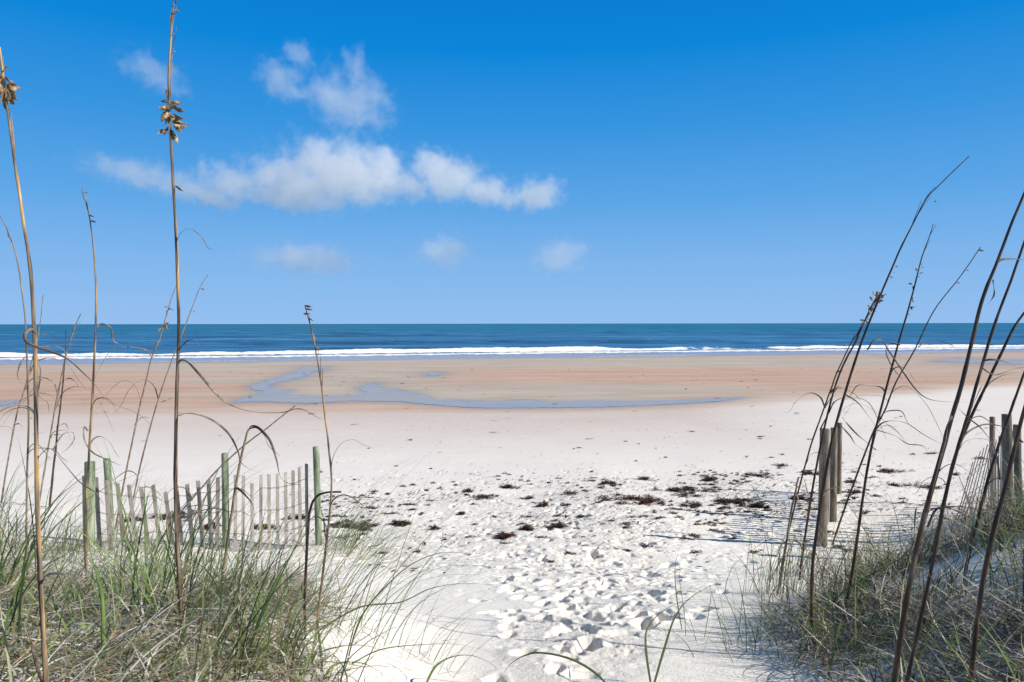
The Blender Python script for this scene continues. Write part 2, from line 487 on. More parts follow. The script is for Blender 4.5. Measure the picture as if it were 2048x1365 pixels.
mx = sm.n('MixShader'); sm.l(sm.math('ADD', .09, sm.math('MULTIPLY', shal, .5)), mx.inputs[0]); sm.l(df.outputs[0], mx.inputs[1]); sm.l(gl.outputs[0], mx.inputs[2])
fd = sm.n('BsdfDiffuse'); fd.inputs[0].default_value = (.93, .93, .93, 1)
fn = sm.noise(1.6, 6, .7, sm.geo((.45, 1, 1)))
ff = sm.ramp(sm.math('ADD', foam, sm.math('MULTIPLY', sm.math('SUBTRACT', fn, .5), 1.3)), [(.42, 0.0), (.62, 1.0)])
fb = sm.bump(fn, 1.0, .35); sm.l(fb, fd.inputs['Normal'])
mx2 = sm.n('MixShader'); sm.l(ff, mx2.inputs[0]); sm.l(mx.outputs[0], mx2.inputs[1]); sm.l(fd.outputs[0], mx2.inputs[2])
sm.l(mx2.outputs[0], sm.out.inputs['Surface'])

def build_sea():
    ys = [72.0]; st = .25
    while ys[-1] < 260: ys.append(ys[-1] + st)
    while ys[-1] < 30000:
        st *= 1.02; ys.append(ys[-1] + st)
    ys = np.array(ys)
    us = np.concatenate([np.linspace(-2, -.75, 50)[:-1], np.linspace(-.75, .75, 620), np.linspace(.75, 2, 50)[1:]])
    X = us[None, :] * (ys[:, None] + 6); Y = np.repeat(ys[:, None], len(us), 1)
    S = Y - .24 * X + 1.8 * fbm(X * .03, X * 0 + 1.5, 3, 80)
    T = X + .24 * Y
    fade = ss(128, 165, S) * (1 - ss(500, 900, S))
    Z = fade * (.16 * fbm(T * .035, S * .16, 3, 81) + .10 * fbm(T * .12, S * .42, 3, 83) + .10 * np.sin(S * .33 + 2.2 * fbm(T * .03, S * .02, 2, 84)))
    # breaker: steep white front, rolling shoreward
    hgt = .45 + .45 * fbm(T * .07, T * 0, 4, 85)
    c = 133 + 2.2 * fbm(T * .035, T * 0 + 7, 2, 86)
    r = S - c
    Z += np.where(r < 0, np.exp(-(r / 1.1) ** 2), np.exp(-(r / 4.5) ** 2)) * hgt
    gap = .8 * ss(.36, .50, fbm(T * .028 + 5, T * 0, 2, 97))
    c2 = 121.5 + 1.5 * fbm(T * .05, T * 0 + 17, 2, 87)
    Z += np.where(S < c2, np.exp(-((S - c2) / .5) ** 2), np.exp(-((S - c2) / 3) ** 2)) * .14
    Z += (1 - ss(140, 150, S)) * ss(112, 118, S) * .09 * fbm(X * 1.1, Y * 1.1, 3, 88)
    Z = np.where(Z < 0, Z * .6, Z)
    foam = ss(c - 2.6, c - 1.2, S) * (1 - ss(c + .2, c + 2.2 + 1.5 * fbm(T * .2, T * 0, 2, 95), S)) * (1.0 + .4 * fbm(T * .12, S * .3, 3, 96)) * (1 - gap)
    foam = np.maximum(foam, ss(c2 - 1.0, c2 - .2, S) * (1 - ss(c2 + 3, c2 + 9, S)) * .85)
    foam = np.maximum(foam, (.42 + .50 * fbm(T * .05, S * .35, 3, 91)) * ss(c2 - 1, c2, S) * (1 - ss(c, c + 2, S)))
    edge = 109.4
    foam = np.maximum(foam, .62 * np.exp(-((S - edge - .6) / .8) ** 2) * ss(-.4, .5, fbm(T * .06, T * 0 + 3, 2, 89)))
    foam = np.maximum(foam, .30 * np.exp(-((S - 114) / 1.2) ** 2))
    # a few whitecaps and a second small breaker farther out
    wc = ss(.55, .75, fbm(T * .05, S * .15, 3, 90)) * (S > 150) * (S < 260) * .4
    foam = np.maximum(foam, wc)
    shal = 1 - ss(119, 127, S)
    dist = ss(140, 650, S)
    Zn = np.stack([foam, shal, dist], -1)
    nr, ncol = X.shape
    idx = np.arange(nr * ncol).reshape(nr, ncol)
    Fq = np.stack([idx[:-1, :-1], idx[:-1, 1:], idx[1:, 1:], idx[1:, :-1]], -1).reshape(-1, 4)
    o = npmesh('sea', np.stack([X, Y, Z], -1), Fq, sm.m, col={'zone': Zn.reshape(-1, 3)})
    tag(o, 'blue sea reaching the horizon with a white line of surf', kind='structure')
build_sea()

# ------------------------------------------------------------------ clouds (real volumes, far over the sea)
CD = 3000.0
def cloud(lumps, label, dens, seed, soft=.42):
    """lumps: (px, py, rx, ry) puffs in the photograph, given their own size 3 km out"""
    E = []
    k = CD / F
    for (a, b, rx, ry) in lumps:
        p = at(a, b, CD + rng.uniform(-60, 60))
        E.append((p, rx * k, ry * k, rx * k * 2.2))
    cen = sum((e[0] for e in E), Vector()) / len(E)
    m = N('cloud_vapour')
    nodes = m.t.nodes
    nodes.remove(m.p)
    tcn = m.n('TexCoord')
    nv = m.n('TexNoise'); nv.inputs['Scale'].default_value = 1 / (80 if dens > .006 else 62); nv.inputs['Detail'].default_value = 7; nv.inputs['Roughness'].default_value = .66
    off = m.n('VectorMath', operation='ADD'); off.inputs[1].default_value = (seed * 913.0, seed * 311.0, 0)
    m.l(tcn.outputs['Object'], off.inputs[0]); m.l(off.outputs[0], nv.inputs['Vector'])
    acc = None
    for (p, rx, ry, rd) in E:
        q = p - cen
        a = m.n('VectorMath', operation='SUBTRACT'); m.l(tcn.outputs['Object'], a.inputs[0]); a.inputs[1].default_value = q
        b = m.n('VectorMath', operation='MULTIPLY'); m.l(a.outputs[0], b.inputs[0]); b.inputs[1].default_value = (1 / rx, 1 / rd, 1 / ry)
        d = m.n('VectorMath', operation='LENGTH'); m.l(b.outputs[0], d.inputs[0])
        v = m.math('SUBTRACT', 1.0, d.outputs['Value'])
        if acc is None: acc = v
        else:
            mm = m.n('Math', operation='SMOOTH_MAX'); mm.inputs[2].default_value = .12
            m.l(acc, mm.inputs[0]); m.l(v, mm.inputs[1]); acc = mm.outputs[0]
    f = m.math('ADD', acc, m.math('MULTIPLY', m.math('SUBTRACT', nv.outputs['Fac'], .55), 3.0))
    f = m.math('DIVIDE', f, soft, True)
    f = m.math('MULTIPLY', m.math('MULTIPLY', f, f), dens)
    pv = m.n('VolumePrincipled')
    pv.inputs['Color'].default_value = (1, 1, 1, 1)
    pv.inputs['Anisotropy'].default_value = .15
    m.l(f, pv.inputs['Density']); m.l(pv.outputs[0], m.out.inputs['Volume'])
    bm = bmesh.new()
    for (p, rx, ry, rd) in E:
        res = bmesh.ops.create_icosphere(bm, subdivisions=3, radius=1.25)
        for v in res['verts']:
            v.co = Vector((v.co.x * rx, v.co.y * rd, v.co.z * ry)) + (p - cen)
    me = bpy.data.meshes.new('cloud'); bm.to_mesh(me); bm.free()
    me.materials.append(m.m)
    o = bpy.data.objects.new('cloud', me); o.location = cen; COL.objects.link(o)
    rm = o.modifiers.new('join', 'REMESH'); rm.mode = 'VOXEL'; rm.voxel_size = 12
    tag(o, label, 'cloud', 'clouds over the sea')
CLOUDS = True
if CLOUDS:
    cloud([(600, 374, 108, 54), (690, 352, 128, 62), (762, 332, 62, 42), (560, 396, 72, 32)], 'biggest and brightest white puffy cloud in the middle of the row', .0062, 1)
    cloud([(458, 370, 64, 44), (425, 395, 56, 28)], 'small white puff just left of the biggest cloud', .0055, 2)
    cloud([(245, 343, 75, 32), (330, 362, 90, 34), (385, 385, 50, 26)], 'faint wispy veil left of the small puff, behind the tall stalk', .0024, 3)
    cloud([(862, 328, 46, 38), (895, 360, 88, 44), (965, 382, 72, 30), (820, 374, 52, 32)], 'white cloud sloping down to the right of the biggest cloud', .006, 4)
    cloud([(1075, 390, 62, 36), (1022, 402, 44, 18)], 'small white puff at the right end of the row', .006, 5)
    cloud([(560, 162, 50, 46), (600, 110, 32, 34)], 'wispy upright cloud, the left arm of the high ragged ring', .0032, 6)
    cloud([(695, 210, 108, 37), (655, 192, 48, 30), (748, 183, 38, 44), (712, 126, 30, 50)], 'ragged wispy cloud with a raised right arm, high in the sky', .0025, 7)
    cloud([(310, 150, 62, 38)], 'faint wisp high beside the seed head of the tallest stalk', .0022, 8)
    cloud([(620, 520, 120, 36)], 'low faint flat cloud, longest of the three near the horizon', .0022, 9)
    cloud([(890, 505, 70, 42)], 'low faint rounded cloud, middle of the three near the horizon', .0024, 10)
    cloud([(1120, 512, 68, 42)], 'low faint cloud, rightmost of the three near the horizon', .002, 11)

# ------------------------------------------------------------------ plant materials
def stem_mat(name, stops, sc_=(40, 40, 6)):
    m = N(name)
    v = m.geo(sc_)
    c = m.ramp(m.noise(1, 4, .6, v), stops)
    m.set(Base_Color=c, Roughness=.55, Normal=m.bump(m.noise(1, 3, .6, m.geo((400, 400, 20))), .4, .002), Specular_IOR_Level=.35)
    return m.m
M_gold = stem_mat('golden_stem', [(.38, (.045, .03, .022)), (.47, (.17, .12, .075)), (.53, (.26, .20, .14)), (.60, (.46, .26, .08)), (.70, (.60, .45, .24))], (55, 55, 4))
M_brown = stem_mat('brown_stem', [(.35, (.022, .016, .013)), (.5, (.055, .034, .022)), (.62, (.11, .06, .03)), (.74, (.22, .18, .13))])
M_greystem = stem_mat('grey_stem', [(.35, (.10, .075, .055)), (.5, (.22, .17, .12)), (.7, (.40, .32, .21))])
M_leaf = stem_mat('dry_leaf', [(.35, (.10, .075, .06)), (.5, (.21, .17, .14)), (.7, (.42, .34, .25))], (25, 25, 25))
M_dleaf = stem_mat('dark_dry_leaf', [(.35, (.05, .04, .035)), (.55, (.11, .085, .065)), (.75, (.24, .20, .15))], (25, 25, 25))
M_seed = stem_mat('seed_husk', [(.34, (.06, .035, .02)), (.45, (.17, .10, .05)), (.55, (.34, .23, .11)), (.68, (.62, .50, .30))], (70, 70, 70))

gm = N('grass_blades')
gt = gm.attr('tint')
gm.set(Base_Color=gt.outputs['Color'], Roughness=.5, Specular_IOR_Level=.35)
tr = gm.n('BsdfTranslucent'); gm.l(gt.outputs['Color'], tr.inputs[0])
ms = gm.n('MixShader'); ms.inputs[0].default_value = .25
gm.l(gm.p.outputs[0], ms.inputs[1]); gm.l(tr.outputs[0], ms.inputs[2]); gm.l(ms.outputs[0], gm.out.inputs['Surface'])
M_grass = gm.m

# ------------------------------------------------------------------ tubes
def catmull(P, m=6):
    P = [np.array(p, float) for p in P]
    if len(P) < 3: m = 4
    Q = [2 * P[0] - P[1]] + P + [2 * P[-1] - P[-2]]
    out = []
    for i in range(1, len(Q) - 2):
        for k in range(m):
            t = k / m
            a, b, c_, d = Q[i - 1], Q[i], Q[i + 1], Q[i + 2]
            out.append(.5 * ((2 * b) + (-a + c_) * t + (2 * a - 5 * b + 4 * c_ - d) * t * t + (-a + 3 * b - 3 * c_ + d) * t ** 3))
    out.append(P[-1])
    return np.array(out)

def tube(P, rad, flat=1.0, twist=0.0, sides=6, tw0=0.0):
    """verts, quads of a tube along P (n,3); flat < 1 makes a folded leaf blade"""
    P = np.asarray(P, float); n = len(P)
    T = np.gradient(P, axis=0); T /= np.linalg.norm(T, axis=1)[:, None] + 1e-9
    up = np.array([0, 1.0, 0])
    A = np.cross(T, up); A /= np.linalg.norm(A, axis=1)[:, None] + 1e-9
    B = np.cross(T, A)
    rad = np.broadcast_to(np.asarray(rad, float), (n,))
    tw = tw0 + twist * np.linspace(0, 1, n)
    a = np.linspace(0, 2 * np.pi, sides, endpoint=False)
    ca = np.cos(a)[None, :]; sa = np.sin(a)[None, :] * flat
    c_, s_ = np.cos(tw)[:, None], np.sin(tw)[:, None]
    e1 = ca * c_ - sa * s_; e2 = ca * s_ + sa * c_
    V = P[:, None, :] + rad[:, None, None] * (e1[..., None] * A[:, None, :] + e2[..., None] * B[:, None, :])
    idx = np.arange(n * sides).reshape(n, sides)
    nx = np.roll(idx, -1, 1)
    Q = np.stack([idx[:-1], nx[:-1], nx[1:], idx[1:]], -1).reshape(-1, 4)
    return V.reshape(-1, 3), Q

def join(parts):
    V = []; Fc = []; k = 0
    for v, f in parts:
        V.append(v); Fc.append(f + k); k += len(v)
    return np.concatenate(V), np.concatenate(Fc)

def spikelet(c, d, L, W, roll):
    """flattened pointed oval husk"""
    d = Vector(d).normalized()
    s_ = d.orthogonal().normalized(); s_.rotate(Matrix.Rotation(roll, 3, d)); t_ = d.cross(s_)
    pr = [(0, .05), (.12, .55), (.32, 1), (.55, .95), (.78, .6), (1, .04)]
    V = []; sides = 8
    for (a, r) in pr:
        for k in range(sides):
            th = 2 * math.pi * k / sides
            q = Vector(c) + d * (a * L) + s_ * (math.cos(th) * r * W / 2) + t_ * (math.sin(th) * r * W * .16)
            V.append(q[:])
    idx = np.arange(len(V)).reshape(-1, sides); nx = np.roll(idx, -1, 1)
    return np.array(V), np.stack([idx[:-1], nx[:-1], nx[1:], idx[1:]], -1).reshape(-1, 4)

# ------------------------------------------------------------------ sea oats: every tall stalk by itself
def stalk(label, pts, w0, w1, mat, leaves=(), seeds=(), D=None, lmat=None, lean=0.0, bits=0, cat='sea oats'):
    """pts from the foot up; leaves = [(points, width px)], seeds = [(px, py, count, spread px)] or (px,py) for one husk"""
    lmat = lmat or M_leaf
    if D is None:
        p0 = ground(*pts[0]); D = p0.y
    top = pts[-1][1]; bot = pts[0][1]
    def dep(py): return D + lean * (bot - py) / 1000.0
    P = [at(a, b, dep(b)) for a, b in pts]
    first = P[0]
    gz = float(G(first.x, first.y)[0])
    if first.z > gz + .01:
        dn = (P[0] - P[1]).normalized(); dn.z = min(dn.z, -.5)
        t = (first.z - gz + .05) / -dn.z
        base = first + dn * t
        P = [base, first + dn * t * .5] + P
    root = empty('sea_oat_stalk', (P[0].x, P[0].y, float(G(P[0].x, P[0].y)[0])))
    O = root.location
    Q = catmull([p[:] for p in P], 8)
    n = len(Q)
    t = np.linspace(0, 1, n)
    rad = (w0 * .80 + (w1 * .85 - w0 * .80) * t) * D / F / 2
    wob = .0006 * D
    Q[:, 0] += wob * fbm(t * 14 + pts[0][0], t * 0, 3, 5) * (t > .02); Q[:, 1] += wob * 3 * fbm(t * 4, t * 0 + pts[0][0], 2, 6)
    # joints, where the sheath swells and narrows
    for q in np.linspace(.08, .75, 6):
        q += rng.uniform(-.03, .03)
        rad = rad * (1 + .15 * np.exp(-((t - q) / .008) ** 2) + .08 * ((t < q) & (t > q - .1)))
    v, f = tube(Q, rad, sides=8)
    npmesh('stem', v, f, mat, root, origin=O)
    for li, (lp, lw) in enumerate(leaves):
        a = rng.uniform(-.25, .25)
        LP = []
        for i, (x, y) in enumerate(lp):
            fr = i / max(1, len(lp) - 1)
            LP.append(at(x, y, dep(lp[0][1]) + a * fr)[:])
        LQ = catmull(LP, 6)
        tt = np.linspace(0, 1, len(LQ))
        lr = lw * D / F / 2 * np.interp(tt, [0, .15, .6, 1], [.9, 1, .7, .12])
        v, f = tube(LQ, lr, .22, rng.uniform(2, 5) * rng.choice([-1, 1]), 6, rng.uniform(0, 3))
        npmesh('leaf', v, f, lmat, root, origin=O)
    for s_ in seeds:
        if len(s_) == 2 or len(s_) == 3:
            L = s_[2] if len(s_) == 3 else 17
            p = at(s_[0], s_[1], dep(s_[1]))
            v, f = spikelet(p, (rng.choice([.9, 1]), rng.uniform(-.3, .3), rng.uniform(-.6, .3)), L * D / F, L * .42 * D / F, 1.57)
            npmesh('spikelet', v, f, M_seed, root, origin=O)
        else:
            px, py, cnt, spx, spy, L = s_
            for k in range(cnt):
                fy = rng.uniform(-1, 1)
                yy = py + fy * spy
                xc = np.interp(-yy, [-p[1] for p in pts], [p[0] for p in pts]) if pts[0][1] > pts[-1][1] else px
                side = rng.choice([-.5, 1, 1])
                p = at(xc + side * rng.uniform(0, spx) * (1 - .5 * abs(fy)), yy, dep(yy) + rng.uniform(-.01, .01))
                l_ = L * rng.uniform(.65, 1.15)
                v, f = spikelet(p, (side * rng.uniform(.2, .8), rng.uniform(-.5, .5), rng.uniform(-1, .9) - .3), l_ * D / F, l_ * .42 * D / F, rng.uniform(0, 3))
                npmesh('spikelet', v, f, M_seed, root, origin=O)
    # fine withered leaves curling off the lower stalk
    for k in range(rng.integers(2, 4) if len(pts) > 5 else 1):
        f0 = rng.uniform(.08, .50); i = f0 * (len(pts) - 1); j = int(i)
        x0 = pts[j][0] + (pts[j + 1][0] - pts[j][0]) * (i - j); y0 = pts[j][1] + (pts[j + 1][1] - pts[j][1]) * (i - j)
        sd = rng.choice([-1, 1, 1]); L = rng.uniform(45, 125); up = rng.uniform(.1, .45)
        lp = [(x0, y0 + 4), (x0 + sd * .12 * L, y0 - up * .7 * L), (x0 + sd * .38 * L, y0 - up * L), (x0 + sd * .68 * L, y0 - up * .5 * L + rng.uniform(-6, 6)), (x0 + sd * .85 * L, y0 + .12 * L), (x0 + sd * L, y0 + rng.uniform(.15, .5) * L)]
        a = rng.uniform(-.3, .3)
        LQ = catmull([at(x, y, dep(y0) + a * q / 5)[:] for q, (x, y) in enumerate(lp)], 6)
        tt = np.linspace(0, 1, len(LQ))
        v, f = tube(LQ, rng.uniform(2, 3.4) * D / F / 2 * np.interp(tt, [0, .15, .6, 1], [.9, 1, .6, .15]), .22, rng.uniform(-5, 5), 6, rng.uniform(0, 3))
        npmesh('leaf', v, f, lmat, root, origin=O)
    if bits:
        # thin bare branchlets hugging the top of the stalk
        for k in range(bits):
            i = int(rng.uniform(.62, .93) * n); m_ = min(n - 1, i + int(n * rng.uniform(.05, .16)))
            seg = Q[i:m_ + 1].copy()
            if len(seg) < 3: continue
            tt = np.linspace(0, 1, len(seg))
            seg[:, 0] += tt * rng.uniform(-6, 8) * D / F; seg[:, 1] += tt * rng.uniform(-.01, .01)
            v, f = tube(seg, np.interp(tt, [0, 1], [1.3, .6]) * D / F / 2 * max(1, w1 * .5), sides=5)
            npmesh('branchlet', v, f, mat, root, origin=O)
    return tag(root, label, cat, 'tall sea oat stalks on the dunes')

def bare(px, py): return None

stalk('thickest golden stalk, at the far left with a seed cluster cut by the left edge',
      [(93,1365),(80,1120),(74,950),(71,780),(68,660),(60,540),(45,430),(30,330),(18,240),(7,160),(0,95)], 13, 4, M_gold, D=1.9,
      leaves=[([(70,668),(62,660),(50,668),(52,684),(75,695),(130,715),(165,745),(190,770),(215,802),(245,815),(275,828),(305,852)], 8),
              ([(75,918),(88,903),(103,899),(130,930),(160,965),(190,985),(208,1010)], 6),
              ([(84,1165),(95,1150),(130,1150),(165,1185),(195,1230),(210,1268)], 8),
              ([(69,700),(80,735),(80,760),(77,790),(95,805),(98,825)], 4),
              ([(84,1365),(68,1310),(58,1260),(60,1235)], 7)],
      seeds=[(10,172,26,11,30,26)], bits=8)
stalk('tallest golden stalk, reaching the top edge with a brown seed cluster',
      [(365,1290),(360,1180),(352,1000),(354,800),(358,640),(352,480),(345,340),(340,250),(338,150),(343,60),(347,5)], 10, 4, M_gold,
      leaves=[([(356,735),(360,722),(375,724),(400,750),(430,785),(455,807),(500,823),(560,826),(600,818),(642,839)], 6),
              ([(356,832),(380,827),(420,838),(455,865),(475,900),(482,925),(502,940),(522,945)], 5),
              ([(363,1150),(340,1095),(334,1050),(342,1025),(352,1032),(360,1080),(364,1120)], 5),
              ([(357,700),(375,682),(390,681),(396,692),(390,700)], 3)],
      seeds=[(345,232,32,13,36,26),(350,372,22),(344,70,4,6,60,10),(347,12,3,6,8,14)], bits=10)
stalk('slim golden stalk between the two thick ones, two husks near its tip',
      [(172,1180),(173,1000),(178,900),(188,740),(193,600),(187,500),(178,430),(165,375)], 7, 2, M_gold,
      leaves=[([(194,655),(205,648),(222,658),(227,682),(245,692),(258,706)], 4),
              ([(176,862),(168,855),(169,880),(185,905),(215,920),(242,932)], 4)],
      seeds=[(178,431,13),(181,442,13),(170,385,8)], bits=4)
stalk('thin pale stalk leaning left past the thickest golden stalk',
      [(55,1160),(53,1000),(56,850),(53,680),(45,580),(30,500),(12,455),(-2,430)], 5, 2, M_greystem,
      leaves=[([(53,712),(42,725),(35,750),(42,765),(60,770)], 3)], seeds=[(14,472,9)], bits=3)
stalk('thin brown stalk curving up rightward at the left edge, bare tip over the horizon',
      [(3,1005),(30,850),(50,780),(70,700),(80,650),(88,590)], 4, 1.5, M_greystem,
      leaves=[([(27,850),(38,848),(46,854)], 3)])
stalk('thin brown stalk with a feathered tip just over the horizon, right of the thickest stalk',
      [(78,1010),(100,880),(116,790),(127,730),(138,690),(152,650),(162,628)], 4, 2, M_greystem,
      leaves=[([(122,765),(138,757),(152,765),(158,775)], 3), ([(112,855),(130,848),(138,862)], 3)], bits=4)
stalk('darker brown stalk standing close behind the feather tipped one',
      [(100,1015),(112,880),(122,800),(130,720),(132,660)], 5, 1.5, M_brown,
      leaves=[([(106,900),(125,870),(145,865),(148,880),(135,898),(124,905)], 3)])
stalk('left one of the thin pair leaning right just before the tallest stalk',
      [(230,1060),(255,930),(278,820),(302,720),(318,680),(330,640),(345,590),(358,555)], 4.5, 1.5, M_greystem,
      leaves=[([(312,690),(318,682),(326,680)], 4), ([(268,850),(285,835),(305,838)], 3)], seeds=[(325,652,7,4,8,12),(343,612,5,6,12,9)])
stalk('right one of the thin pair, tip and one husk right of the tallest stalk',
      [(250,1070),(270,980),(293,880),(320,790),(350,705),(375,640),(400,575),(416,550)], 4.5, 1.2, M_greystem,
      leaves=[([(322,805),(340,798),(352,797)], 3)], seeds=[(401,578,10),(386,622,6)])
stalk('snapped brown stalk with a drooping leaf, just right of the middle green fence post',
      [(440,1200),(455,1080),(475,950),(488,890),(497,860)], 7, 5, M_greystem,
      leaves=[([(495,862),(505,852),(520,858),(540,882),(553,920),(560,952),(575,966),(600,970)], 6),
              ([(496,860),(512,855),(528,870),(537,892),(560,912)], 4),
              ([(472,975),(485,985),(505,1010),(511,1045)], 5)], lmat=M_dleaf)
stalk('long straight dry blade slanting up to the right across the broken stalk',
      [(300,1110),(350,1040),(400,980),(435,940),(490,890),(540,852),(590,812)], 5, 2.5, M_leaf, cat='dry blade')
stalk('short dark stalk bent over sharply to the right in front of the end post',
      [(610,1270),(611,1150),(616,1060),(621,1015),(634,993),(655,985),(682,984)], 7, 4.5, M_brown,
      leaves=[([(634,995),(645,1030),(650,1065),(652,1090),(645,1130)], 4), ([(612,1210),(603,1175),(608,1165),(618,1185)], 4)], lmat=M_dleaf)
stalk('slim stalk right of the end post, a few husks at its tip over the horizon',
      [(630,1290),(645,1150),(657,1050),(663,960),(655,880),(645,790),(635,720),(622,655),(610,610)], 6, 2.5, M_gold,
      leaves=[([(662,945),(666,915),(683,887),(708,880),(726,890),(748,897)], 3.5),
              ([(655,1160),(670,1145),(677,1165),(680,1190)], 4)],
      seeds=[(609,612,16),(611,618,15),(606,628,14),(618,637,12),(622,680,8,3,30,7)], bits=5)

stalk('tallest leaning stalk on the right dune, its long bare tip arching high right',
      [(1622,1300),(1624,1150),(1636,1050),(1650,960),(1667,870),(1692,780),(1720,692),(1752,610),(1782,540),(1812,475),(1850,402),(1882,368),(1938,313)], 9, 2, M_brown,
      leaves=[([(1735,700),(1748,682),(1765,682),(1775,698),(1800,735),(1828,775),(1850,795),(1880,803),(1935,805)], 4),
              ([(1692,790),(1718,808),(1748,848),(1762,858)], 3),
              ([(1680,850),(1700,872),(1715,893),(1752,910)], 3)],
      seeds=[(1790,560,4,7,60,8),(1780,553,7),(1868,402,6)], bits=5, lmat=M_dleaf)
stalk('seeded stalk just left of the tallest one on the right, dark cluster over the horizon',
      [(1598,1160),(1612,1060),(1630,950),(1655,830),(1680,745),(1712,680),(1742,615),(1760,585)], 6, 3, M_brown,
      seeds=[(1753,604,16,13,16,13),(1735,632,8,6,12,10)], bits=8, lmat=M_dleaf)
stalk('thin outermost stalk on the left of the right hand clump',
      [(1560,1150),(1590,1010),(1622,890),(1655,800),(1672,752),(1700,692),(1732,640),(1758,590)], 4.5, 2, M_brown, bits=6,
      leaves=[([(1672,745),(1685,742),(1692,752)], 3), ([(1650,815),(1672,780),(1680,770)], 3), ([(1640,860),(1660,820),(1668,800)], 3)], lmat=M_dleaf)
stalk('middle upright stalk of the right dune with small husks along its top',
      [(1686,1240),(1710,1110),(1725,1000),(1745,890),(1772,780),(1798,685),(1820,605),(1842,520),(1856,480),(1866,448)], 8, 1.5, M_brown,
      leaves=[([(1800,690),(1780,688),(1772,705),(1785,735),(1805,760)], 4),
              ([(1746,868),(1762,848),(1785,842),(1815,848),(1848,870),(1882,888)], 3.5),
              ([(1752,900),(1715,870),(1692,845),(1684,834)], 4),
              ([(1752,860),(1790,872),(1815,888),(1845,892),(1857,907)], 3)],
      seeds=[(1830,575,12,9,55,10)], bits=3, lmat=M_dleaf)
stalk('slim stalk leaning right behind the middle one, single knobbly tip',
      [(1665,1090),(1700,990),(1745,870),(1770,820),(1792,765),(1830,700),(1870,620),(1920,555),(1962,495)], 5.5, 2, M_brown,
      leaves=[([(1836,695),(1850,686),(1880,683),(1905,692),(1920,708)], 3)],
      seeds=[(1957,500,12),(1932,541,7),(1913,566,8)], lmat=M_dleaf)
stalk('thickest dark stalk at the lower right, running off the right edge',
      [(1788,1365),(1812,1210),(1830,1120),(1850,1030),(1880,920),(1905,830),(1922,770),(1942,690),(1965,600),(1996,520),(2022,450),(2048,386),(2080,310)], 15, 5, M_brown, D=2.3,
      leaves=[([(1995,528),(2002,520),(2020,518),(2050,521),(2075,530)], 5), ([(1986,560),(1988,590),(1975,610)], 4),
              ([(1833,1100),(1829,1060),(1832,1020),(1836,1015)], 6),
              ([(1906,832),(1895,850),(1885,900),(1860,1000)], 9)], lmat=M_dleaf)
stalk('dark stalk second from the thickest, rising to the right edge in midair',
      [(1828,1300),(1870,1110),(1890,1000),(1912,910),(1936,830),(1960,750),(1985,665),(2020,570),(2048,490),(2080,400)], 10, 5, M_brown, D=2.6,
      leaves=[([(1958,760),(1965,728),(1978,720),(2010,724),(2050,742)], 5), ([(1962,735),(1990,750),(2030,738),(2050,735)], 3),
              ([(1915,905),(1930,870),(1965,850),(2000,852),(2030,862)], 4),
              ([(1855,1055),(1872,1020),(1900,1014),(1950,1018),(1990,1048),(2060,1095)], 5)], lmat=M_dleaf)
stalk('dark stalk crossing behind the two thickest, leaning hard right at mid height',
      [(1858,1130),(1885,1020),(1905,930),(1935,850),(1972,770),(2000,712),(2025,660),(2045,630),(2060,612)], 8, 5, M_brown,
      leaves=[([(1968,780),(1985,762),(2015,748),(2050,745)], 3), ([(1930,850),(1955,790),(1965,770)], 4)], lmat=M_dleaf)
stalk('stalk with a pale split joint nearest the lower right corner',
      [(1940,1365),(1955,1230),(1980,1085),(2000,1010),(2020,930),(2038,860),(2060,780)], 13, 8, M_brown, D=2.4,
      leaves=[([(2000,960),(1990,900),(1965,860),(1935,835),(1915,815)], 4), ([(2033,870),(2045,885),(2060,880)], 6)], lmat=M_dleaf)
stalk('dark stalk between the split joint stalk and the second thickest one',
      [(1925,1180),(1942,1090),(1960,1020),(1985,930),(2010,850),(2035,780),(2055,730)], 8, 5, M_brown, lmat=M_dleaf)
stalk('thin dry stalk with a torn top at the left foot of the right dune',
      [(1555,1190),(1572,1090),(1585,1010),(1597,955)], 6, 4, M_greystem,
      leaves=[([(1597,955),(1608,958),(1615,985),(1625,1000)], 3), ([(1600,1010),(1592,980),(1596,955)], 3)])
stalk('short snapped stub beside the foot of the thickest dark stalk',
      [(1795,1200),(1810,1140),(1828,1082)], 6, 4, M_greystem)

